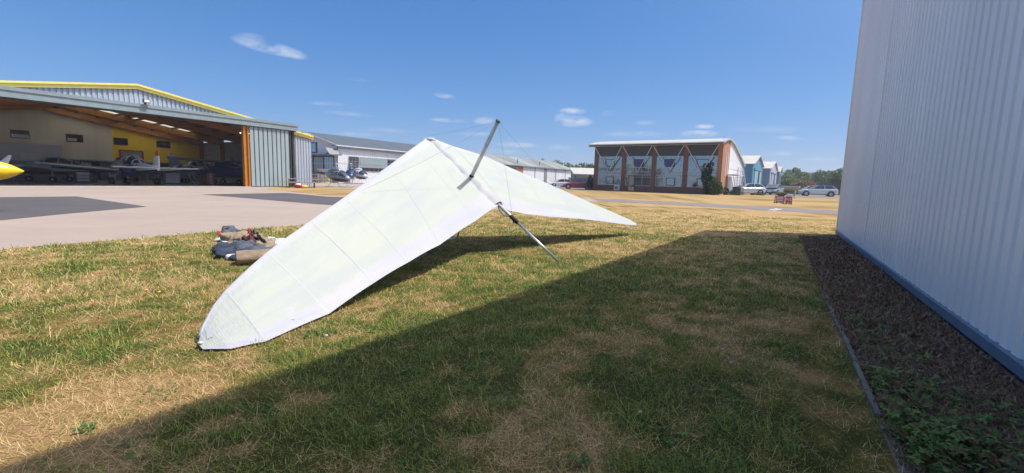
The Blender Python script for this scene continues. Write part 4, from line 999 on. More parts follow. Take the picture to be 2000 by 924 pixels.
def hw(x, y, z=.02): p = hl(x, y); return (p[0], p[1], z)
def face(px, py, yaw=0.):   # heading that looks straight away from the viewer at that place, turned by yaw
    p = G(px, py); return math.atan2(p[1], p[0])+yaw
q = G(262, 359.5); aircraft('light_aircraft', 'white low wing aircraft with an orange tipped fin, tail towards the hangar door', (q[0], q[1], .02), face(262, 359.5, .30), 1.24, tail=2.3, span=9.6)
p = hl(1.6, 12.5); aircraft('light_aircraft', 'white aircraft with framed cabin windows, farther in beneath the yellow wall', (p[0], p[1], .02), RZ_D+3.6, 1.2, belly='white_paint', tip='white_paint', span=8.2, fin_h=1.25)
p = hl(-9.4, 12.5); aircraft('light_aircraft', 'dark red and grey aircraft in front of the white boarded store room', (p[0], p[1], .02), RZ_D+2.5, 1.05, paint='grey_light', belly='plane_red', tip='plane_red', span=9.5, wingp='grey_light')
p = hl(-6.0, 7.2); aircraft('light_aircraft', 'navy low wing aircraft standing beneath the pale office wall', (p[0], p[1], .02), RZ_D-2.1, 1.05, paint='plane_navy', belly='plane_navy', tip='plane_navy', span=9.5, wingp='plane_navy')
p = hl(1.2, 6.6); aircraft('light_aircraft', 'blue winged aircraft parked just inside the orange door post', (p[0], p[1], .02), RZ_D+1.9, 1.15, paint='plane_navy', belly='plane_navy', tip='grey_light', high=True, span=9.6, wingp='grey_mid')
p = hl(3.6, 11.0); aircraft('light_aircraft', 'grey aircraft deep in the dark corner beside the hangar side wall', (p[0], p[1], .02), RZ_D-.5, 1.1, paint='grey_light', belly='grey_mid', tip='white_paint', span=8.5, fin_h=1.5)
# the yellow nosed visitor at the left edge of the view
tipq = AT(47, 334.5, 12.6)
yr = .62; ysc = 1.28
yy = np.array([math.cos(yr), math.sin(yr)])
aircraft('aerobatic_aircraft', 'yellow spinner and grey propeller of a white aircraft reaching in at the left edge', (tipq[0]-yy[0]*3.06*ysc, tipq[1]-yy[1]*3.06*ysc, tipq[2]-1.08*ysc), yr, ysc, spinner='plane_yellow', group=None, belly='plane_yellow', tip='plane_yellow', paint='white_paint', span=7.5, prop=2, a_prop=.36, pitch=.7)

# hangar clutter
def crate(name, label, cat, lx, ly, w, d, h, m, rz=0, shelves=0, m2='grey_mid'):
    p = hl(lx, ly); t = thing(name, label, cat, (p[0], p[1], .02), RZ_D+rz)
    b = MB(); b.box(-w/2, w/2, -d/2, d/2, .06, h); b.build('body', m, t, bevel=.02)
    for k in range(max(1, shelves)):
        z0 = .1+(h-.14)*k/max(1, shelves); z1 = .1+(h-.14)*(k+1)/max(1, shelves)-.04
        dr = box('drawer', m2, t, -w/2+.04, w/2-.04, -d/2-.025, -d/2-.002, z0, z1); box('handle', 'steel_white', dr, -.12, .12, -d/2-.05, -d/2-.027, (z0+z1)/2-.02, (z0+z1)/2+.02)
    box('base', 'dark_metal', t, -w/2+.03, w/2-.03, -d/2+.03, d/2-.03, 0, .058)
crate('tool_cabinet', 'dark red tool cabinet on the floor beside the orange door post', 'cabinet', -1.3, 4.4, .75, .6, 1.1, 'plane_red', shelves=5, m2='plane_red')
crate('steel_cupboard', 'pale steel cupboard below the blue wing near the hangar door', 'cupboard', -2.4, 9.0, 1.2, .6, 1.1, 'grey_light', shelves=2, m2='white_panel')
crate('storage_box', 'red storage box on the hangar floor behind the orange finned aircraft', 'box', -3.3, 15.5, 1.1, .7, .8, 'red_paint', shelves=1, m2='plane_red')
crate('storage_box', 'brown storage box under the navy wing', 'box', -7.2, 13.0, 1.0, .7, .65, 'terracotta', shelves=1, m2='grey_mid')
crate('parts_rack', 'white parts rack by the left store room', 'rack', -10.6, 15.8, 1.4, .6, 1.5, 'white_panel', shelves=3)
crate('filing_cabinet', 'dark filing cabinet against the rear wall under the yellow office', 'cabinet', 2.2, 20.8, 1.0, .6, 1.5, 'dark_metal', shelves=4, m2='grey_mid')
crate('wall_locker', 'grey locker against the rear wall under the pale office', 'locker', -5.6, 20.8, 1.8, .6, 1.8, 'grey_mid', shelves=2, m2='inner_grey')
crate('tool_trolley', 'red and white tool trolley on the floor under the navy wing', 'trolley', -8.2, 11.2, .9, .55, .95, 'red_paint', shelves=3, m2='white_panel')
crate('work_bench', 'long dark work bench below the pale office wall', 'bench', -8.6, 20.6, 2.6, .7, .95, 'grey_mid', shelves=2, m2='dark_metal')
crate('chest_freezer', 'white chest on the floor left of the work bench', 'chest', -11.5, 20.4, 1.4, .7, .9, 'white_panel', shelves=1)
crate('parts_cabinet', 'grey parts cabinet beside the dark filing cabinet', 'cabinet', 3.8, 20.6, 1.0, .6, 1.7, 'grey_light', shelves=4, m2='grey_mid')
# ladder leaning inside the door
p = hl(-.9, 7.6); ld = thing('ladder', 'aluminium ladder leaning inside the dark hangar corner', 'ladder', (p[0], p[1], .02), RZ_D)
for s in (-.2, .2): MB().tube([(s, 0, 0), (s-.9, 1.0, 2.6)], .03, 6).build('rail', 'alu_dull', ld)
for k in range(8): f = (k+1)/9; MB().tube([(-.2-.9*f, f, 2.6*f), (.2-.9*f, f, 2.6*f)], .018, 6).build('rung', 'alu_dull', ld)

# ------------------------------------------------------------------ picnic table and bags
def picnic():
    p = G(590, 366.5); a = G(558, 366)[:2]; t = thing('picnic_table', 'weathered picnic table with attached benches on the grass by the hangar doors', 'picnic table', (p[0], p[1], 0), .42, sc=1.06)
    tp = MB()
    for k in range(5): tp.box(-1.4, 1.4, -.36+.145*k, -.36+.145*k+.135, .74, .81)
    tp.build('tabletop', 'wood_grey', t)
    for s in (-1, 1):
        b = MB()
        for k in range(2): b.box(-1.4, 1.4, s*.74-.13+.135*k, s*.74-.13+.135*k+.125, .43, .49)
        b.build('bench', 'wood_grey', t)
    for x in (-1.0, 1.0):
        for s in (-1, 1): MB().tube([(x, s*.22, .735), (x, s*.72, .0)], .06, 6).build('leg', 'wood_brown', t)
        MB().box(x-.045, x+.045, -.82, .82, .32, .428).build('crossbeam', 'wood_brown', t)
    q = G(582, 367.5)
    b = thing('red_bag', 'red and white bag on the ground under the picnic bench', 'bag', (q[0], q[1], 0), .3)
    MB().ellip((0, 0, .2), (.36, .2, .2), 12, 8).build('bag_body', 'red_paint', b, smooth=True); MB().ellip((.02, -.03, .32), (.26, .16, .12), 12, 8).build('bag_top', 'white_paint', b, smooth=True)
    MB().tube([(-.2, -.1, .36), (-.1, -.12, .52), (.1, -.12, .52), (.2, -.1, .36)], .015, 6).build('handle', 'red_paint', b)
    q = G(592, 367.3)
    b = thing('yellow_bag', 'yellow bag slumped under the picnic bench beside the red bag', 'bag', (q[0], q[1], 0), .5)
    MB().ellip((0, 0, .14), (.42, .24, .15), 12, 8).build('bag_body', 'yellow_bag', b, smooth=True); MB().tube([(-.2, -.1, .24), (0, -.14, .36), (.2, -.1, .24)], .014, 6).build('strap', 'yellow_bag', b)
picnic()

# ------------------------------------------------------------------ helicopters (nose along +x)
def helicopter(label, loc, rz, sc, paint, lower, rot=.4, group='helicopters parked on the pad'):
    t = thing('helicopter', label, 'helicopter', loc, rz, group, sc)
    st = [(2.1, 1.05, .05, .05), (1.95, 1.08, .30, .26), (1.5, 1.18, .55, .48), (.8, 1.35, .70, .70), (-.1, 1.42, .72, .76), (-1.0, 1.45, .58, .62), (-1.9, 1.62, .34, .36), (-2.4, 1.70, .18, .18)]
    rings = [[(x, w*math.cos(a), z+h*math.sin(a)) for a in np.linspace(0, 2*math.pi, 19)[:-1]] for x, z, w, h in st]
    b = MB().loft(rings).build('cabin', paint, t, smooth=True)
    MB().loft([[(p[0], p[1]*1.01, p[2]-.008) for p in r if p[2] <= st[i][1]-.12*st[i][3]] for i, r in enumerate(rings) if 0 < i < 7], cap=False, closed=False).build('lower_hull', lower, b, smooth=True)
    # glazing shells
    gl = []
    for x, z, w, h in [(1.72, 1.18, .44, .36), (1.3, 1.28, .62, .58), (.75, 1.37, .715, .715)]:
        gl.append([(x, w*math.cos(a), z+.01+h*math.sin(a)) for a in np.linspace(.25, math.pi-.25, 14)])
    MB().loft(gl, cap=False, closed=False).build('windscreen', GLASS_CAR, t, smooth=True)
    for s in (1, -1):
        for x0, x1 in ((.05, .62), (-.7, -.08)):
            r = []
            for x in (x0, x1): r.append([(x, s*(.735 if x > -.3 else .66)*math.cos(a)*1.0, 1.42+.76*math.sin(a)) for a in np.linspace(.12, .72, 6)])
            MB().loft(r, cap=False, closed=False).build('side_window', GLASS_CAR, t, smooth=True)
    MB().loft([[(x, w*math.cos(a), z+h*math.sin(a)) for a in np.linspace(0, 6.283, 13)[:-1]] for x, z, w, h in ((.5, 2.08, .2, .1), (.1, 2.22, .34, .24), (-.9, 2.2, .36, .26), (-1.8, 1.98, .16, .14))]).build('engine_cowling', paint, t, smooth=True)
    MB().tube([(-2.2, 0, 1.70), (-4.0, 0, 1.80), (-6.2, 0, 1.9)], [.20, .13, .08], 10).build('tail_boom', lower, t, smooth=True)
    MB().prism([(-5.9, 1.2), (-6.1, 1.2), (-6.7, 2.75), (-6.35, 2.75)], 'y', -.035, .035).build('tail_fin', paint, t)
    MB().box(-5.2, -4.85, -.9, .9, 1.83, 1.88).build('stabiliser', lower, t)
    tr = MB().tube([(-6.2, .06, 1.95), (-6.2, .2, 1.95)], .05, 8).build('tail_rotor', 'dark_metal', t)
    MB().box(-6.26, -6.14, .19, .21, 1.2, 2.7).build('tail_rotor_blade', 'grey_light', tr)
    ms = MB().tube([(-.25, 0, 2.3), (-.25, 0, 2.95)], .06, 8).build('mast', 'alu_dull', t)
    MB().tube([(-.25, 0, 2.86), (-.25, 0, 3.02)], [.17, .12], 10).build('rotor_hub', 'grey_light', ms)
    c, s = math.cos(rot), math.sin(rot)
    for k in (1, -1):
        d = np.array([c*k, s*k, 0]); e = np.array([-s, c, 0]); o = np.array([-.25, 0, 2.96])
        r = [[o+d*l+e*.1*w+np.array([0, 0, z]), o+d*l-e*.1*w+np.array([0, 0, z]), o+d*l-e*.1*w+np.array([0, 0, z-.025]), o+d*l+e*.1*w+np.array([0, 0, z-.025])] for l, w, z in ((.1, .6, 0), (.9, 1, .01), (3, 1, -.04), (5.0, 1, -.22))]
        MB().loft(r).build('rotor_blade', 'grey_mid', ms)
    for s in (1, -1):
        MB().tube([(1.75, s*.95, .16), (1.5, s*.95, .05), (-1.3, s*.95, .05)], .04, 8).build('skid', 'alu_dull', t)
    for x in (.75, -.75): MB().tube([(x, .95, .06), (x, .45, .72), (x, -.45, .72), (x, -.95, .06)], .035, 8).build('skid_crosstube', 'alu_dull', t)
    return t
q = G(661, 365.5); helicopter('grey helicopter with a white nose, nearest on the pad beside the grey hangar', (q[0], q[1], 0), -.50, .84, 'heli_grey', 'heli_dark', rot=1.1)
q = G(686, 358.6); helicopter('dark blue helicopter behind the grey one, beside the white office hangar', (q[0], q[1], 0), -1.25, 1.08, 'heli_blue', 'heli_blue', rot=1.7)
q = G(703, 358.4); helicopter('white helicopter with dark belly, partly behind the near wing', (q[0], q[1], 0), -.7, 1.05, 'heli_white', 'car_dark', rot=.2)

# ------------------------------------------------------------------ buildings along the far side
class Fr:
    def __init__(s, o, d):
        d = np.array(d)/np.linalg.norm(d); s.o = np.array(o[:2]); s.x = d; s.y = np.array([-d[1], d[0]]); s.rz = math.atan2(d[1], d[0])
    def w(s, x, y): return s.o+s.x*x+s.y*y
def frame_rect(m, x0, x1, z0, z1, y, w=.08, d=.06):
    m.box(x0, x1, y-d, y, z0, z0+w); m.box(x0, x1, y-d, y, z1-w, z1); m.box(x0, x0+w, y-d, y, z0+w, z1-w); m.box(x1-w, x1, y-d, y, z0+w, z1-w); return m
def window(parent, x0, x1, z0, z1, y, frm='dark_blue_frame', gl=None, cols=1, rows=1, w=.08, name='window'):
    m = MB(); frame_rect(m, x0, x1, z0, z1, y, w)
    for k in range(1, cols): x = x0+(x1-x0)*k/cols; m.box(x-w*.35, x+w*.35, y-.05, y, z0+w, z1-w)
    f = m.build(name, frm, parent)
    if rows > 1:
        r = MB()
        for k in range(1, rows): z = z0+(z1-z0)*k/rows; r.box(x0+w, x1-w, y-.045, y-.012, z-w*.35, z+w*.35)
        r.build('glazing_bar', frm, f)
    box('pane', gl or GLASS_DARK, f, x0+w, x1-w, y-.03, y-.016, z0+w, z1-w)
    return f

def office():
    f = Fr(AT(660, 355, 75), D2); t = thing('office_hangar', 'long white office hangar with a slate roof and blue framed glazing behind the helicopters', 'building', (*f.o, 0), f.rz)
    Lx, Wy, ze, zr = 34., 16., 6.3, 8.55
    ribs(0, Lx, .0, 5.6, 0, .5, .03, .6).build('front_wall', 'white_panel', t)
    box('upper_band', 'band_grey', t, 0, Lx, -.03, .1, 5.61, ze-.1)
    MB().prism([(.02, 0), (Wy, 0), (Wy, ze-.1), (Wy/2, zr-.12), (.02, ze-.1)], 'x', -.02, .2).build('gable_wall', 'white_panel', t)
    MB().prism([(-.5, ze-.12), (Wy/2, zr), (Wy+.5, ze-.12), (Wy+.5, ze-.3), (Wy/2, zr-.2), (-.5, ze-.3)], 'x', -.55, Lx+.4).build('roof', 'roof_slate', t)
    vg = MB(); vg.prism([(-.55, ze-.12), (Wy/2, zr+.03), (Wy/2, zr-.17), (-.55, ze-.32)], 'x', -.66, -.56); vg.prism([(-.62, ze-.14), (-.52, ze-.14), (-.52, ze-.33), (-.62, ze-.33)], 'x', -.6, Lx+.4)
    vg.build('eaves_trim', 'steel_white', t)
    MB().tube([(-.1, -.12, ze-.3), (-.1, -.12, .1)], .07, 8).build('downpipe', 'dark_blue_frame', t)
    # gable glazing (drawn in the x = 0 wall): built in a turned frame
    def gbox(name, m, par, y0, y1, z0, z1, d0=-.12, d1=-.03): return MB().box(d0, d1, y0, y1, z0, z1).build(name, m, par)
    for (y0, y1) in ((.75, 3.4), (3.4, 6.1), (6.1, 9.5), (9.5, 13)):
        fm = MB()
        for a, b, c, d in ((y0, y1, .2, .32), (y0, y1, 4.2, 4.45), (y0, y0+.16, .32, 4.2), (y1-.16, y1, .32, 4.2)): fm.box(-.14, -.02, a, b, c, d)
        w = fm.build('glazed_bay', 'dark_blue_frame', t); gbox('pane', GLASS_CLEAR if y0 < 1 else GLASS_DARK, w, y0+.16, y1-.16, .32, 4.2, -.08, -.05)
        br = MB()
        for k in range(1, 4): yy_ = y0+(y1-y0)*k/4; br.box(-.10, -.081, yy_-.03, yy_+.03, .32, 4.2)
        br.build('glazing_bar', 'dark_blue_frame', w)
    w = gbox('tall_window', 'dark_blue_frame', t, 5.0, 13, 4.95, 6.7); gbox('pane', GLASS_CLEAR, w, 5.3, 12.8, 5.1, 6.55, -.14, -.121)
    # canopy with a lifted corner
    MB().prism([(-.9, 4.62), (.1, 5.6), (.1, 5.5), (-.9, 4.52)], 'x', -2.2, -.15).build('canopy', 'grey_mid', t)
    MB().add([(-1.9, -1.2, 4.55), (-1.9, 13, 4.55), (-.03, 13, 4.75), (-.03, 3.0, 4.75), (-.03, 1.1, 5.75), (-.03, -1.2, 4.6)], [(0, 1, 2, 3, 4, 5)]).build('canopy', 'grey_mid', t)
    MB().box(-1.95, -.03, -1.2, 13, 4.44, 4.545).build('canopy', 'grey_mid', t)
    # long wall windows
    window(t, 2.2, 4.4, 2.1, 4.5, -.035, gl=GLASS_CLEAR, cols=3, rows=3, w=.09, frm='grey_mid')
    sh = box('shutter', 'grey_blue_panel', t, 4.6, 10.9, -.10, -.035, 2.78, 4.5)
    window(t, 10.95, 14.5, 2.1, 4.5, -.035, cols=4, rows=3, w=.09, frm='grey_mid')
    window(t, 4.6, 10.9, 2.08, 2.76, -.035, cols=6, w=.07, frm='grey_mid')
    window(t, 15, 26, 2.1, 4.4, -.035, cols=10, rows=2, w=.08, frm='grey_mid')
    box('rear_wall', 'white_panel', t, 0, Lx, Wy-.1, Wy, 0, ze-.1); box('end_wall', 'white_panel', t, Lx-.1, Lx, .15, Wy-.11, 0, ze-.1)
    sg = box('wall_lamp', 'dark_metal', t, -.18, -.02, .9, 1.15, 6.05, 6.2)
office()
def sheds():
    f = Fr(AT(1021, 362, 95), D2); t = thing('workshop_shed', 'long low shed with weathered grey roof, brick end and white panels behind the far wing', 'shed', (*f.o, 0), f.rz)
    X0, X1, W, ze, zr = -17., 27., 12., 4.35, 6.5
    box('brick_wall', BRICK, t, X0, -.03, 0, .25, 0, ze-.05)
    wl = ribs(0, X1, 0, ze-.05, 0, .7, .03, .8).build('panel_wall', 'white_panel', t)
    for x in (5.2, 9.9, 16, 21.5): MB().tube([(x, -.1, ze-.2), (x, -.1, 0)], .06, 6).build('downpipe', 'grey_mid', t)
    box('dark_door', 'grey_mid', t, 10.2, 11.3, -.06, -.035, 0, ze-.3)
    m = MB(); m.prism([(-.3, ze-.05), (W/2, zr), (W+.3, ze-.05), (W+.3, ze-.2), (W/2, zr-.15), (-.3, ze-.2)], 'x', X0, X1+.3); m.build('roof', 'roof_old', t)
    gt = MB(); gt.box(X0, X1+.3, -.42, -.31, ze-.22, ze-.08); gt.build('gutter', 'grey_mid', t)
    MB().prism([(.26, 0), (W, 0), (W, ze-.1), (W/2, zr-.2), (.26, ze-.1)], 'x', X1-.15, X1).build('end_wall', 'white_panel', t)
    MB().prism([(.26, 0), (W, 0), (W, ze-.1), (W/2, zr-.2), (.26, ze-.1)], 'x', X0, X0+.15).build('end_wall', BRICK, t)
    for x in (-6.6, -4.2): window(t, x, x+1.6, 2.6, 3.9, -.02, frm='steel_white', cols=3, w=.08)
    for x in (-.4, 9.8): MB().tube([(x, 1.2, ze+.2), (x, 1.2, ze+1.25)], .12, 8).build('flue', 'grey_mid', t)
    # open sided store with a pale roof
    f2 = Fr(G(1122, 366.5), (1, .02)); s = thing('open_store', 'low open store with a pale sheet roof between the grey shed and the glazed building', 'shed', (*f2.o, 0), f2.rz)
    z = 2.6
    MB().prism([(-.4, 3.0), (7.5, 4.6), (7.5, 4.45), (-.4, 2.85)], 'x', -.3, 10).build('roof', 'roof_pale', s)
    box('fascia', 'grey_mid', s, -.3, 10, -.48, -.41, 2.7, 3.0)
    for x in (.0, 3.2, 6.5): box('post', 'dark_metal', s, x, x+.14, -.3, -.16, 0, 2.84)
    box('rear_wall', 'white_panel', s, -.2, 9.9, 5.0, 5.1, 0, 3.8); box('shelving', 'grey_light', s, 1.2, 6, 4.2, 4.8, .2, 1.9)
    # solid grey fence and rail
    a = G(1061, 363)[:2]; b = G(1094, 364)[:2]; f3 = Fr(a, b-a); L_ = np.linalg.norm(b-a)
    fn = thing('yard_fence', 'plain grey board fence in front of the long shed', 'fence', (*a, 0), f3.rz)
    hh = 2.35
    for k in range(6): box('fence_board', 'fence_grey', fn, L_*k/6+.01, L_*(k+1)/6-.01, 0, .06, .1, hh)
    for k in range(7): box('fence_post', 'grey_mid', fn, L_*k/6-.06, L_*k/6+.06, .065, .16, 0, hh+.08)
    a = G(1094.5, 364)[:2]; b = G(1121, 365)[:2]; f3 = Fr(a, b-a); L_ = np.linalg.norm(b-a)
    cp = thing('carport', 'flat grey carport roof on thin posts beside the board fence', 'carport', (*a, 0), f3.rz)
    box('roof', 'grey_mid', cp, 0, L_, -1, 2, 2.2, 2.38)
    for x in (.3, L_*.45, L_-.3): box('post', 'dark_metal', cp, x, x+.1, -.8, -.7, 0, 2.195)
sheds()

def glass_building():
    O = G(1162, 371.5); f = Fr(O, (.823, -.568)); t = thing('glazed_building', 'two storey glazed building with brick piers, white V braces and a curved pale roof', 'building', (*f.o, 0), f.rz)
    W = 18.95; DP = 19.; ZE = 7.12
    px = [-.3, 4.38, 9.1, 13.7, 18.3]; pw = .64
    for k, x in enumerate(px):
        b = MB(); b.box(x, x+pw, -.12, .55, 0, ZE-.04); b.build('brick_pier', BRICK_DK if k < 4 else BRICK, t)
    bays = [(px[k]+pw, px[k+1]) for k in range(4)]
    blinds = [None, 'b', 'b', None]
    for k, (x0, x1) in enumerate(bays):
        box('plinth', BRICK_DK, t, x0, x1, .05, .3, 0, .93)
        box('high_panel', 'soffit', t, x0, x1, .04, .3, 5.45, ZE-.04)
        box('spandrel', GLASS_PALE, t, x0, x1, .0, .2, 2.62, 3.05)
        gl = GLASS_CLEAR if k == 0 else GLASS_PALE
        up = window(t, x0+.02, x1-.02, 3.06, 5.44, .1, frm='steel_white', gl=GLASS_CLEAR, cols=1, w=.06, name='curtain_wall')
        lo = window(t, x0+.02, x1-.02, .94, 2.61, .1, frm='steel_white', gl=gl if k != 1 else GLASS_DARK, cols=1, w=.06, name='curtain_wall')
        if k:
            mb = MB(); w_ = x1-x0
            for u in (.3, .62, .88): mb.box(x0+w_*u-.025, x0+w_*u+.025, .02, .065, 3.12, 5.38)
            for z in (3.75, 4.95): mb.box(x0+.08, x1-.08, .025, .066, z-.025, z+.025)
            mb.build('glazing_bar', 'steel_white', up)
            mb = MB()
            for u in (.3, .66): mb.box(x0+w_*u-.025, x0+w_*u+.025, .02, .065, 1.0, 2.55)
            mb.box(x0+.08, x1-.08, .025, .066, 2.25, 2.3)
            mb.build('glazing_bar', 'steel_white', lo)
        xm = (x0+x1)/2
        w = window(t, xm-.78, xm+.78, 3.85, 5.0, .015, frm='maroon_frame', gl=MT['blue_blind'] if blinds[k] else GLASS_CLEAR, w=.09, name='opening_window')
        if k != 1: window(t, xm-.55+.2*(k == 2), xm+.75+.2*(k == 2), 1.12, 2.25, .015, frm='maroon_frame', gl=GLASS_CLEAR, w=.09, name='opening_window')
        # V brace standing forward of the glass
        zb = 3.0
        for (xt) in (x0-pw*.5+.05, x1+pw*.5-.05): MB().tube([(xm, -.35, zb), (xt, -1.15, ZE-.12)], .055, 8).build('brace', 'steel_white', t)
        MB().tube([(xm, -.36, zb-.02), (xm, .1, zb-.1)], .06, 8).build('brace_foot', 'steel_white', t)
        # the pale diagonals behind the panes
        for sgn in (-1, 1): MB().tube([(xm+sgn*.15, .04, 3.12), (xm+sgn*1.55, .04, 5.2)], .05, 6).build('inner_brace', 'dark_metal', t)
    # door in the second bay
    x0 = bays[1][0]
    dr = MB(); frame_rect(dr, x0+.5, x0+1.6, .05, 2.5, .0, .1); d = dr.build('door', 'maroon_frame', t); box('pane', GLASS_DARK, d, x0+.6, x0+1.5, -.03, -.01, .15, 2.4)
    for i, (bx, m) in enumerate(((bays[0][1]-.9, 'grey_light'), (bays[0][1]-.45, 'dark_metal'))):
        pass
    # curved roof
    prof = [(-1.35, ZE-.02), (-1.25, 7.30), (0, 7.62), (2, 7.98), (3.8, 8.12), (5.5, 8.0), (8, 7.68), (11.7, 6.86), (15, 6.1), (18.05, 5.3), (19.6, 4.8)]
    lo = [(y, z-.20) for y, z in prof]
    MB().prism(prof+lo[::-1], 'x', -.75, W+.12).build('roof', 'roof_pale', t, smooth=False)
    rt = MB(); 
    rt.prism([(y, z+.03) for y, z in prof]+[(y, z-.26) for y, z in prof][::-1], 'x', W+.121, W+.26); rt.build('roof_verge', 'grey_light', t)
    box('eaves_gutter', 'dark_metal', t, -.78, W+.1, -1.46, -1.36, ZE-.14, ZE+.02)
    MB().add([(-.7, -1.35, ZE-.24), (W, -1.35, ZE-.24), (W, .6, ZE+.1), (-.7, .6, ZE+.1)], [(0, 1, 2, 3)]).build('soffit', 'soffit', t)
    # side wall: brick front part, then white sheeting
    sp = [(y, z-.22) for y, z in prof if y > 0]
    def clip(y0, y1):
        ys = [y for y, z in sp]; zs = [z for y, z in sp]
        pts = [(y, float(np.interp(y, ys, zs))) for y in sorted({y0, y1, *[y for y in ys if y0 < y < y1]})]
        return [(y0, 0), (y1, 0)]+pts[::-1]
    MB().prism(clip(.56, 5.2), 'x', W-.25, W).build('side_wall', BRICK, t)
    MB().prism(clip(5.2, 18.6), 'x', W-.27, W-.03).build('side_wall', 'white_panel', t)
    box('side_band', 'white_paint', t, W-.03, W+.02, 5.3, 18.4, 3.9, 3.98)
    MB().prism(clip(.56, 18.6), 'x', -.3, -.05).build('side_wall', BRICK_DK, t)
    box('rear_wall', 'white_panel', t, -.2, W-.3, 18.4, 18.6, 0, 4.8)
    for y in (2.2, 3.6): window_y = box('slot_window', 'steel_white', t, W+.005, W+.06, y, y+.35, 2.6, 6.0)
    box('inner_floor', 'grey_mid', t, 0, W-.3, .35, 18, 2.75, 2.95)
    # outside stair
    s = thing('fire_stair', 'open steel fire stair against the white side of the glazed building', 'stair', tuple([*f.w(W+.1, 6.5), 0]), f.rz)
    box('landing', 'steel_white', s, 0, 1.5, -3.0, 2.2, 2.85, 2.97)
    for k in range(11): box('tread', 'steel_white', s, .1, 1.3, 2.25+.36*k, 2.55+.36*k, 2.62-.24*k, 2.68-.24*k)
    for x in (.06, 1.38): MB().tube([(x, 2.2, 2.8), (x, 6.3, .05)], .07, 6).build('stringer', 'steel_white', s)
    for x in (1.45,):
        MB().tube([(x, -3, 3.95), (x, 2.2, 3.95), (x, 6.3, 1.1)], .03, 6).build('handrail', 'steel_white', s); MB().tube([(x, -3, 3.45), (x, 2.2, 3.45), (x, 6.3, .65)], .025, 6).build('handrail', 'steel_white', s)
    for y in (-2.9, -.3, 2.1): MB().tube([(1.42, y, 0), (1.42, y, 4.0)], .05, 6).build('stair_post', 'steel_white', s)
    # dark store under the landing
    u = thing('bin_store', 'dark bin enclosure below the steel stair', 'bin store', tuple([*f.w(W+1.0, 6.0), 0]), f.rz)
    box('enclosure', 'car_dark', u, 0, 1.1, -2.5, .6, 0, 1.15); box('enclosure_lid', 'dark_metal', u, -.03, 1.13, -2.53, .63, 1.155, 1.2)
    # condenser boxes by the entrance
    c = thing('air_unit', 'white air unit standing by the first brick pier of the glazed building', 'air conditioner', tuple([*f.w(3.55, -.45), 0]), f.rz)
    box('housing', 'white_panel', c, 0, .85, -.3, .12, .1, 1.0, bevel=.02); MB().tube([(.42, -.31, .55), (.42, -.325, .55)], .3, 18).build('fan_grille', 'grey_mid', c); box('feet', 'dark_metal', c, .05, .8, -.25, .08, 0, .095)
    return f
GB = glass_building()

def blue_hangar(label, px0, base, yd, w_side, w_front, zeave, zpeak, wall_m, front_m, door_m, depth, name='gable_hangar', grp='row of gabled hangars beyond the glazed building'):
    """side wall faces the viewer, gabled front faces the taxiway; corner between them stands at the given place"""
    o = AT(px0, base, yd); f = Fr(o, (.568, .823)); t = thing(name, label, 'hangar', (*f.o, 0), f.rz, grp)
    # local x runs back along the row (front width), local y goes away from the taxiway
    xs = w_front
    MB().prism([(0, 0), (xs, 0), (xs, zeave), (xs/2, zpeak), (0, zeave)], 'y', .0, .2).build('gable_wall', front_m, t)
    box('side_wall', wall_m, t, 0, .2, .21, depth, 0, zeave-.02); box('side_wall', wall_m, t, xs-.2, xs, .21, depth, 0, zeave-.02)
    MB().prism([(-.25, zeave-.05), (xs/2, zpeak+.12), (xs+.25, zeave-.05), (xs+.25, zeave+.1), (xs/2, zpeak+.3), (-.25, zeave+.1)], 'y', -.35, depth+.2).build('roof', 'roof_pale', t)
    dz = zeave*.82
    box('door_recess', 'car_dark', t, xs*.16, xs*.84, -.04, -.005, 0, dz)
    for k in range(4):
        if k == 2: continue
        x0 = xs*(.18+.165*k); box('door_leaf', door_m, t, x0, x0+xs*.13, -.12, -.045, .03, dz-.2)
    box('door_track', wall_m, t, xs*.1, xs*.9, -.2, -.03, dz, dz+.35)
blue_hangar('blue hangar with pale door leaves, nearest of the gabled row', 1466, 378, 96, 10, 17, 6.0, 8.0, 'blue_clad', 'blue_clad', 'blue_pale', 14)
blue_hangar('slate grey hangar between the blue hangar and the farthest one', 1501, 376, 124, 8, 19, 6.3, 8.4, 'slate_clad', 'band_grey', 'band_grey', 10)
blue_hangar('small slate hangar farthest along the gabled row, beside the trees', 1519, 374, 150, 8, 8, 6.4, 8.0, 'blue_clad', 'slate_clad', 'grey_mid', 8)

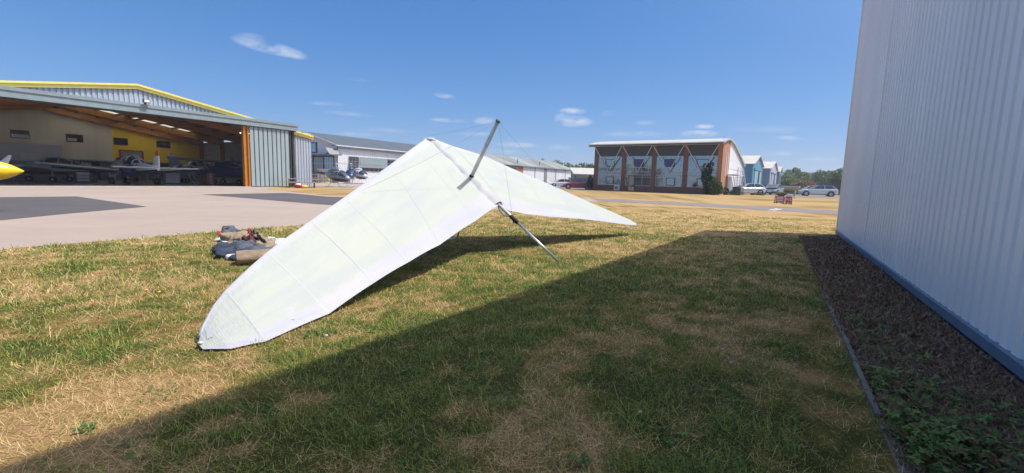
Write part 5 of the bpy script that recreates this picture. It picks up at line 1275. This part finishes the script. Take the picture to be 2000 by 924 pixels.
# ------------------------------------------------------------------ cars (front along +x)
def car(name, label, cat, loc, rz, paint, sc=1., hatch=True, L_=4.3, h=1.48, group='cars parked on the far side of the field'):
    t = thing(name, label, cat, loc, rz, group, sc)
    hl_ = L_/2; wd_ = .88
    def ring(x, zb, zt, w, r=.12): return [(x, w, zb+r), (x, w*1.0, zt-r), (x, w*.93, zt), (x, -w*.93, zt), (x, -w, zt-r), (x, -w, zb+r), (x, -w*.85, zb), (x, w*.85, zb)]
    st = [(-hl_, .42, .82, .62), (-hl_+.12, .26, .98, .80), (-hl_+.7, .2, 1.0, wd_), (-.4, .18, .96, wd_), (.8, .18, .93, wd_), (hl_-.7, .2, .82, wd_), (hl_-.15, .26, .70, .78), (hl_, .36, .60, .60)]
    MB().loft([ring(*s) for s in st]).build('body', paint, t, smooth=False, bevel=.03)
    rb = -hl_+.35 if hatch else -hl_+.95
    cab = [(rb-.1, .95, .99, .70), (rb+.45, .95, h-.08, .62), (rb+1.1, .95, h, .64), (rb+1.9, .94, h-.03, .62), (rb+2.85, .90, .95, .70)]
    if hatch: cab = [(rb-.1, .95, 1.03, .72), (rb+.35, .95, h-.06, .64), (rb+1.1, .95, h, .66), (rb+1.9, .94, h-.03, .64), (rb+2.9, .88, .93, .72)]
    MB().loft([[(x, w*1.1, zb), (x, w, zt), (x, -w, zt), (x, -w*1.1, zb)] for x, zb, zt, w in cab]).build('windows', GLASS_CAR, t, bevel=.02)
    rf = MB()
    rs = [(x, zt, w) for x, zb, zt, w in cab]
    rf.loft([[(x, w*1.01, zt-.05), (x, w*.95, zt+.012), (x, -w*.95, zt+.012), (x, -w*1.01, zt-.05)] for x, zt, w in rs[1:4]])
    for s in (1, -1):
        for k in (0, 3):
            a, b = cab[k], cab[k+1]; rf.tube([(a[0], s*a[3]*(1.02 if k == 0 else 1.02), a[2]), (b[0], s*b[3]*1.01, b[2]-.01)], .045, 6)
        x = cab[2][0]+.1; rf.tube([(x, s*cab[2][3]*1.1*1.01, .95), (x, s*cab[2][3]*1.01, h-.03)], .035, 6)
    rf.build('roof', paint, t)
    for x in (hl_-.82, -hl_+.8):
        for s in (1, -1):
            MB().tube([(x, s*(wd_-.06), .33), (x, s*(wd_+.012), .33)], .40, 18).build('wheel_arch', 'rubber', t)
            w = MB().tube([(x, s*(wd_-.2), .32), (x, s*(wd_+.03), .32)], .32, 18).build('wheel', 'rubber', t)
            MB().tube([(x, s*(wd_+.03), .32), (x, s*(wd_+.045), .32)], [.21, .19], 12).build('rim', 'rim', w)
    for s in (1, -1):
        MB().ellip((hl_-.14, s*.58, .64), (.14, .18, .075), 10, 6).build('headlight', 'lamp_clear', t, smooth=True)
        MB().ellip((-hl_+.09, s*.64, .80), (.07, .15, .10), 10, 6).build('tail_light', 'lamp_red', t, smooth=True)
        MB().ellip((cab[3][0]+.55, s*(wd_+.06), .98), (.07, .11, .07), 8, 6).build('mirror', paint, t, smooth=True)
    box('grille', 'dark_metal', t, hl_-.05, hl_+.012, -.42, .42, .38, .52); 
    np_ = box('number_plate', 'white_paint', t, hl_+.013, hl_+.022, -.26, .26, .40, .50); box('number_plate', 'yellow_bag', t, -hl_-.012, -hl_-.002, -.26, .26, .55, .66)
    for s in (1, -1):
        for x in (-.1, -.95): box('door_handle', paint, t, x, x+.16, s*(wd_+.004)-.012, s*(wd_+.004)+.012, .80, .83)
    return t
def rzt(px, py, extra): p = G(px, py); return math.atan2(p[1], p[0])+extra
q = G(1596, 383.2); car('parked_car', 'silver hatchback seen side on beside the white warehouse corner', 'car', (q[0], q[1], 0), rzt(1596, 383, math.pi/2+.12), 'car_silver', 1.25, L_=4.4)
q = G(1456, 379.5); car('parked_car', 'silver estate car parked below the steel stair', 'car', (q[0]-2.2, q[1]-4.5, 0), rzt(1456, 379, math.pi/2+.5), 'car_silver', 1.20)
q = G(1511, 380.3); car('parked_car', 'grey saloon facing the viewer, left of the red boards', 'car', (q[0], q[1], 0), rzt(1511, 380, math.pi-.25), 'car_grey', 1.22, hatch=False)
q = G(1487, 377.6); car('parked_car', 'dark blue car half hidden between the silver estate and the grey saloon', 'car', (q[0], q[1], 0), rzt(1487, 377, math.pi/2+.3), 'car_dark', 1.25)
q = G(1580, 378.5); car('parked_car', 'white car whose roof shows behind the silver hatchback', 'car', (q[0], q[1], 0), rzt(1580, 379, math.pi/2+.2), 'car_white', 1.25)
q = G(1128, 369.5); car('parked_car', 'red car parked between the grey carport and the glazed building', 'car', (q[0], q[1], 0), rzt(1128, 370, math.pi/2), 'car_red', 1.22)
q = G(1094, 365.5); car('parked_car', 'white car in front of the grey board fence', 'car', (q[0], q[1], 0), rzt(1094, 366, math.pi/2+.2), 'car_white', 1.22)
q = G(1114, 366); car('parked_car', 'dark car under the flat carport roof', 'car', (q[0], q[1], 0), rzt(1114, 366, math.pi/2+.4), 'car_dark', 1.2)
def scooter():
    q = G(1484, 379.3); t = thing('scooter', 'small white scooter between the silver estate and the grey saloon', 'scooter', (q[0], q[1], 0), rzt(1484, 379, math.pi/2+.8), None, 1.2)
    for x in (-.62, .62): 
        w = MB().tube([(x, -.06, .24), (x, .06, .24)], .24, 16).build('wheel', 'rubber', t); MB().tube([(x, -.065, .24), (x, .065, .24)], .13, 12).build('rim', 'rim', w)
    MB().loft([[(x, .16, .3), (x, .17, z), (x, -.17, z), (x, -.16, .3)] for x, z in ((-.85, .62), (-.5, .80), (-.05, .72), (.05, .42), (.35, .40))]).build('body', 'white_paint', t, bevel=.03)
    MB().loft([[(.35, y, .35) for y in (.2, -.2)]+[(.42, y, .35) for y in (-.2, .2)], [(.52, y, 1.0) for y in (.18, -.18)]+[(.60, y, .98) for y in (-.16, .16)]]).build('leg_shield', 'white_paint', t)
    box('seat', 'rubber', t, -.75, -.05, -.14, .14, .80, .90, bevel=.03)
    MB().tube([(.62, 0, .24), (.5, 0, 1.1)], .03, 8).build('fork', 'alu_dull', t); MB().tube([(.46, .34, 1.12), (.5, 0, 1.1), (.46, -.34, 1.12)], .02, 6).build('handlebar', 'dark_metal', t)
    MB().ellip((.62, 0, 1.0), (.07, .1, .09), 10, 6).build('headlight', 'lamp_clear', t, smooth=True)
scooter()

# ------------------------------------------------------------------ red boards, post, skip
def text_mesh(s, size, name, m, parent, mtx):
    c = bpy.data.curves.new(name, 'FONT'); c.body = s; c.size = size; c.align_x = 'CENTER'; c.align_y = 'CENTER'; c.extrude = .003
    o = bpy.data.objects.new(name, c); COL.objects.link(o); bpy.context.view_layer.update()
    me = bpy.data.meshes.new_from_object(o.evaluated_get(bpy.context.evaluated_depsgraph_get())); bpy.data.objects.remove(o)
    me.materials.clear(); me.materials.append(MT[m]); me.transform(mtx)
    o = bpy.data.objects.new(name, me); COL.objects.link(o); o.parent = parent; return o
def board(label, px, py, w, h, kind):
    q = G(px, py); t = thing('sign_board', label, 'sign', (q[0], q[1], 0), math.atan2(q[1], q[0])-math.pi/2+.25, 'red boards standing on the dry grass')
    lean = .16
    Mx = Matrix.Translation((0, -.16, .10)) @ Matrix.Rotation(-lean, 4, 'X')
    def plate(z0, z1, x0, x1, y0, y1): 
        m = MB().box(x0, x1, y0, y1, z0, z1); m.v = [tuple(Mx @ Vector(v)) for v in m.v]; return m
    pl_ = plate(0, h, -w/2, w/2, 0, .03).build('panel', 'sign_red', t)
    R_ = Mx @ Matrix.Translation((0, -.006, 0)) @ Matrix.Rotation(math.pi/2, 4, 'X')
    if kind == 'lines':
        mk = MB()
        for k in range(3):
            # three rows of lettering too small to read
            rr = random.Random(k); x = -w*.40
            while x < w*.38:
                l = rr.uniform(.03, .055)
                o = plate(h*(.70-.25*k), h*(.70-.25*k)+h*.13, x, min(x+l, w*.40), -.006, -.002); mk.add(o.v, o.f); x += l+.014
        mk.build('lettering', 'white_paint', pl_)
    else: text_mesh('N2', h*.56, 'lettering', 'white_paint', pl_, R_ @ Matrix.Translation((0, h*.52, 0)))
    m2 = Matrix.Translation((0, .42, .10)) @ Matrix.Rotation(lean, 4, 'X')
    for x in (-w*.4, w*.4):
        b = MB().box(x-.02, x+.02, -.03, 0, -.06, h*.98); b.v = [tuple(m2 @ Vector(v)) for v in b.v]; b.build('back_leg', 'dark_metal', t)
        MB().box(x-.05, x+.05, -.24, .5, 0, .05).build('foot', 'dark_metal', t)
    box('sandbag', 'tan_fabric', t, -w*.45, w*.45, -.30, -.06, .052, .12, bevel=.03)
board('red board with three rows of small white lettering on the dry grass', 1521.5, 397, .60, .52, 'lines')
board('red board with two large white characters, right of the other red board', 1539, 399, .46, .50, 'chars')
q = G(1551, 388.2); t = thing('marker_post', 'short grey box marker on a thin post by the parked cars', 'marker', (q[0], q[1], 0), .5)
MB().tube([(0, 0, 0), (0, 0, .5)], .03, 8).build('post', 'dark_metal', t); box('marker_box', 'grey_mid', t, -.14, .14, -.1, .1, .45, 1.0, bevel=.02)
q = G(1640, 380); q = AT(1637, 378, 96); t = thing('waste_skip', 'dark green container behind the silver hatchback at the warehouse corner', 'container', (q[0], q[1], 0), .9)
MB().loft([[(x, y, z) for x, y in ((-s, -1.2), (s, -1.2), (s, 1.2), (-s, 1.2))] for s, z in ((1.5, .1), (1.75, 3.0))]).build('body', 'green_dark', t); box('lid', 'green_dark', t, -1.8, 1.8, -1.25, 1.25, 3.005, 3.1)
for x in (-1, 0, 1): box('rib', 'car_dark', t, x-.06, x+.06, -1.3, -1.21, .3, 2.9)
q = AT(1537, 381.5, 78); q = G(1538, 381.6); a = G(1524, 381.3)[:2]; b = G(1549, 383.2)[:2]
f = Fr(a, b-a); t = thing('low_barrier', 'low white barrier on the ground behind the red boards', 'barrier', (*a, 0), f.rz); L_ = np.linalg.norm(b-a)
for k in range(3): box('barrier_block', 'white_panel', t, L_*k/3+.03, L_*(k+1)/3-.03, -.2, .2, 0, .3, bevel=.03)
a = AT(1521, 367, 118)[:2]; b = AT(1560, 368, 112)[:2]; f = Fr(a, b-a); L_ = np.linalg.norm(b-a)
t = thing('boundary_wall', 'long low cream wall beyond the tall dry grass at the car park', 'wall', (*a, 0), f.rz)
box('wall_body', 'cream', t, 0, L_, 0, .3, 0, 1.45); box('wall_cap', 'white_panel', t, -.1, L_+.1, -.08, .38, 1.455, 1.75)
# cream block and pallets behind the helicopter
q = G(640, 357.0); t = thing('yard_block', 'cream painted block behind the grey helicopter tail', 'block', (q[0], q[1]+2, 0), RZ_D)
box('body', 'cream', t, -2.4, 2.4, -.4, .4, 0, 2.1); box('cap', 'white_panel', t, -2.5, 2.5, -.5, .5, 2.105, 2.2)
q = G(618, 357.5); t = thing('yard_fence', 'low timber fence beside the hangar end, behind the helicopter tail', 'fence', (q[0], q[1], 0), -.2)
for k in range(5): box('fence_post', 'wood_grey', t, -2+k*1.1, -1.88+k*1.1, 0, .12, 0, 1.5)
for z in (.3, .75, 1.2): box('fence_rail', 'wood_grey', t, -2.1, 2.6, -.05, -.005, z, z+.14)

# ------------------------------------------------------------------ trees and bushes
LEAF = attr_mat('leaf', .55, .3)
def foliage(name, parent, blobs, n, size, c1, c2, seed, base):
    rg = np.random.default_rng(seed)
    w = np.array([b[3]*b[4]*b[5] for b in blobs]); w = w/w.sum()
    idx = rg.choice(len(blobs), n, p=w); B = np.array(blobs)[idx]
    d = rg.normal(size=(n, 3)); d /= np.linalg.norm(d, axis=1)[:, None]
    r = rg.uniform(.35, 1., n)**.5
    lump_ = .75+.5*fbm(d[:, 0]*2.1+idx*3.1+9, d[:, 2]*2.1+d[:, 1]*1.3+idx*1.7+9, seed % 50, 3)
    P = B[:, :3]+d*(r*lump_)[:, None]*B[:, 3:6]
    P = P[P[:, 2] > .05]; n = len(P)
    a = rg.normal(size=(n, 3)); a /= np.linalg.norm(a, axis=1)[:, None]; b = np.cross(a, rg.normal(size=(n, 3))); b /= np.linalg.norm(b, axis=1)[:, None]
    s = (size*rg.uniform(.5, 1.4, n))[:, None]
    V = np.stack([P-a*s, P-b*s*.55, P+a*s, P+b*s*.55], 1).reshape(-1, 3)
    me = bpy.data.meshes.new(name); me.vertices.add(len(V)); me.vertices.foreach_set('co', V.astype(np.float32).ravel())
    me.loops.add(n*4); me.loops.foreach_set('vertex_index', np.arange(n*4, dtype=np.int32)); me.polygons.add(n); me.polygons.foreach_set('loop_start', (np.arange(n)*4).astype(np.int32)); me.update(calc_edges=True)
    v = rg.random((n, 1)); C = np.array(c1)*(1-v)+np.array(c2)*v
    at = me.attributes.new('Col', 'FLOAT_COLOR', 'POINT'); cc = np.ones((n, 4, 4), np.float32); cc[:, :, :3] = C[:, None, :]; at.data.foreach_set('color', cc.ravel())
    me.materials.append(LEAF); o = bpy.data.objects.new(name, me); COL.objects.link(o); o.parent = parent; return o
def tree(name, label, cat, loc, h, w, seed, c1=(.05, .10, .03), c2=(.14, .215, .06), n=2600, size=.32, group='trees along the field edge', trunk=True, lowz=.18):
    t = thing(name, label, cat, (loc[0], loc[1], 0), 0, group); r = random.Random(seed)
    bl = []
    for k in range(11):
        a = r.uniform(0, 6.28); rad = w*.5*r.uniform(.2, .72); z = h*r.uniform(lowz+.12, .82); s = h*r.uniform(.12, .22)*(1.15-.5*abs(z/h-.5))
        bl.append((math.cos(a)*rad, math.sin(a)*rad, z, s*1.25*w/h+.1, s*1.25*w/h+.1, s))
    bl.append((0, 0, h*.8, w*.22, w*.22, h*.19)); bl.append((0, 0, h*.5, w*.36, w*.36, h*.28))
    if trunk:
        tk = MB(); tk.tube([(0, 0, 0), (.05*h*.1, 0, h*.25), (0, .02*h, h*.7)], [h*.028, h*.02, h*.008], 8)
        tr = tk.build('trunk', 'bark', t, smooth=True)
        for k in range(5):
            b = bl[k]; MB().tube([(0, 0, h*(.22+.06*k)), (b[0]*.5, b[1]*.5, b[2]*.8), (b[0], b[1], b[2])], [h*.012, h*.008, h*.004], 6).build('limb', 'bark', tr, smooth=True)
    foliage('crown', t, bl, n, size, c1, c2, seed, None)
    return t
TR = [(1535, 330, 172, 'tall', 0), (1552, 328, 180, 'tall', 1), (1566, 334, 176, 'tall', 2), (1578, 340, 186, 'wide', 3), (1590, 336, 190, 'wide', 4), (1603, 333, 178, 'tall', 5), (1618, 338, 165, 'wide', 6), (1630, 334, 150, 'tall', 7), (1643, 326, 138, 'tall', 8), (1660, 324, 136, 'tall', 9), (1527, 340, 165, 'wide', 10), (1612, 341, 200, 'wide', 11), (1545, 342, 196, 'wide', 12)]
LAB = ['tree standing just right of the farthest hangar', 'tall dark tree with a rounded top left of the sky gap', 'tree right of the tall rounded one at the field edge', 'low wide tree in the dip of the tree line', 'wide tree behind the orange bush', 'tall tree above the silver hatchback roof', 'wide tree above the rear of the silver hatchback', 'dark tree above the green container', 'near tree against the warehouse corner', 'near tree mostly behind the warehouse corner', 'small tree at the foot of the farthest hangar', 'distant pale tree seen between the hatchback trees', 'distant low tree in the gap behind the tall rounded tree']
for (px_, top_, Yd, kd_, i) in TR:
    p = AT(px_, 374, Yd); h = EYE+(AT(px_, top_, Yd)[2]-EYE); w = h*(.8 if kd_ == 'tall' else 1.25)
    tree('field_tree', LAB[i], 'tree', p, h, w, 100+i, n=2400, size=.42)
for i, (px_, top_, Yd, lab) in enumerate([(1058, 311, 170, 'tree showing above the old shed roof, leftmost of the group there'), (1083, 311, 175, 'rounded tree above the old shed roof in the middle of the group'), (1105, 316, 180, 'lower tree above the far end of the old shed roof'), (1122, 322, 185, 'small tree above the end of the old shed roof'), (1140, 317, 170, 'tree behind the pale store roof'), (1153, 318, 165, 'tree beside the first brick pier behind the pale store roof'), (1036, 316, 190, 'small tree just peeping over the old shed ridge'), (620, 352, 150, 'small tree far beyond the gap beside the hangar end')]):
    p = AT(px_, 366, Yd); h = AT(px_, top_, Yd)[2]; tree('field_tree', lab, 'tree', p, h, h*.95, 140+i, n=2000, size=.42, group='trees behind the sheds')
# bushes
def bush(label, px_, base, Yd, top_, wpx, seed, c1, c2, n=3000, size=.14, name='bush', grp=None, cat='bush'):
    p = AT(px_, base, Yd); h = AT(px_, top_, Yd)[2]; w = wpx/F0*Yd
    t = thing(name, label, cat, (p[0], p[1], 0), 0, grp); r = random.Random(seed); bl = []
    for k in range(9): 
        a = r.uniform(0, 6.28); q_ = r.uniform(.1, .5)
        bl.append((math.cos(a)*w*q_*.7, math.sin(a)*w*q_*.5, h*r.uniform(.15, .72), w*.24, w*.22, h*.24))
    bl.append((0, 0, h*.8, w*.16, w*.16, h*.2))
    st = MB()
    for k in range(5): b = bl[k]; st.tube([(b[0]*.2, b[1]*.2, 0), (b[0]*.7, b[1]*.7, b[2]*.6), (b[0], b[1], b[2])], [.05, .035, .015], 6)
    st.build('stem', 'bark', t); foliage('foliage', t, bl, n, size, c1, c2, seed, None)
GD, GL_ = (.022, .045, .018), (.06, .10, .03)
bush('tall dark shrub growing up the last brick pier of the glazed building', 1385, 379, 64.5, 312, 38, 11, (.018, .04, .02), (.05, .085, .03), 4200, .16)
bush('dark round shrub at the left foot of the last brick pier', 1364, 378, 66, 346, 34, 12, (.018, .04, .02), (.045, .08, .03), 3200, .15)
bush('bright green shrub in the sun at the corner of the glazed building', 1394, 379.5, 62.5, 346, 34, 13, (.05, .10, .025), (.14, .20, .05), 4200, .14)
bush('low green shrub in front of the steel stair', 1415, 379.5, 66, 365, 22, 14, (.05, .09, .025), (.12, .17, .05), 2000, .13)
bush('loose green shrub between the pale store and the first brick pier', 1152, 371, 78, 343, 20, 15, (.03, .055, .02), (.07, .11, .035), 2600, .15)
bush('wide orange brown bush beyond the car park', 1562, 372, 140, 350, 62, 16, (.20, .115, .05), (.34, .20, .085), 4000, .3)
bush('orange brown bush beside the wider orange one', 1582, 372, 136, 353, 34, 19, (.22, .11, .045), (.36, .19, .08), 2400, .3)
bush('rounded bright green bush left of the orange bush', 1533, 372, 138, 350, 20, 17, (.05, .10, .025), (.12, .19, .05), 2400, .26)
bush('green bush growing through the middle of the orange bush', 1562, 372, 133, 353, 20, 18, (.06, .085, .03), (.13, .16, .06), 1800, .26)
bush('light green bush below the trees at the warehouse corner', 1640, 373, 118, 346, 22, 20, (.06, .11, .025), (.16, .22, .05), 2200, .26)
for i, (px_, lab) in enumerate(((1438, 'weedy clump in front of the silver estate'), (1484, 'weedy clump in front of the scooter'), (1525, 'weedy clump left of the marker post'))):
    bush(lab, px_, 381, 70, 375.5, 24, 30+i, (.07, .09, .03), (.17, .17, .06), 900, .11, name='weed_clump', cat='weeds', grp='weed clumps at the car park edge')
# tall dry grass in front of the boundary wall
def tall_grass():
    n = 9000; u = NPR.random(n); a = AT(1514, 377, 96)[:2]; b = AT(1566, 379, 90)[:2]
    P = a+np.outer(u, b-a)+np.outer(NPR.uniform(0, 6, n), np.array([.1, 1]))
    v = NPR.random((n, 1)); C = np.array([.30, .23, .11])*(1-v)+np.array([.45, .35, .19])*v
    C = np.where(NPR.random((n, 1)) < .2, np.array([.12, .13, .05]), C)
    blade_mesh('tall_grass', P, NPR.uniform(.6, 1.5, n), np.full(n, .07), NPR.uniform(0, .3, n), NPR.uniform(0, 6.28, n), NPR.uniform(.0, .5, n), C.astype(np.float32), BLADE, label='tall dry grass in front of the cream wall by the car park', cat='grass')
tall_grass()

# ------------------------------------------------------------------ small things on the lawn
for i, (x, y, lab) in enumerate(((1250, 811, 'pale stone lying on its own in the shaded straw, front of the lawn'), (1410, 687, 'small white stone, nearest of three in the shade, left one'), (1436, 699, 'small white stone, middle of three in the shade'), (1427, 713, 'small white stone, front of three in the shade'), (1185, 592, 'white stone in the shaded green grass near the shadow edge'), (637, 660, 'small white stone in the sunlit straw by the near wing'), (1600, 608, 'white stone on bare soil near the kerb'), (1596, 590, 'white stone on bare soil near the kerb, farther one'))):
    q = G(x, y); r = random.Random(i); m = MB(); m.ellip((0, 0, .008), (.013*r.uniform(.8, 1.3), .010, .009), 7, 5)
    m.v = [tuple(c+r.uniform(-.003, .003) for c in v) for v in m.v]
    o = m.build('pebble', 'pebble'); o.location = (q[0], q[1], .01); o.rotation_euler = (0, 0, r.uniform(0, 3)); tag(o, lab, 'stone', 'pale stones on the lawn')
for i, (x, y, lab) in enumerate(((285, 578, 'yellow flower in the sunlit grass, left of two'), (310, 583, 'yellow flower in the sunlit grass, right of two'))):
    q = G(x, y); t = thing('dandelion', lab, 'flower', (q[0], q[1], 0), 0, 'yellow flowers in the lawn')
    MB().tube([(0, 0, 0), (.008, 0, .06)], .0025, 5).build('stalk', 'green_dark', t); MB().ellip((.008, 0, .066), (.016, .016, .006), 10, 6).build('flower_head', 'plane_yellow', t, smooth=True)

# ------------------------------------------------------------------ summer haze: even thin air round the whole place
HAZE = .0006
if HAZE:
    hm = bpy.data.materials.new('haze_air'); hm.use_nodes = True; nt = hm.node_tree; nt.nodes.clear()
    pv = nt.nodes.new('ShaderNodeVolumePrincipled'); pv.inputs['Color'].default_value = (.93, .95, 1, 1); pv.inputs['Density'].default_value = HAZE; pv.inputs['Anisotropy'].default_value = .2
    ou = nt.nodes.new('ShaderNodeOutputMaterial'); nt.links.new(pv.outputs[0], ou.inputs['Volume'])
    MB().box(-720, 720, -140, 1120, -1.2, 30).build('haze', hm, None, kind='stuff')
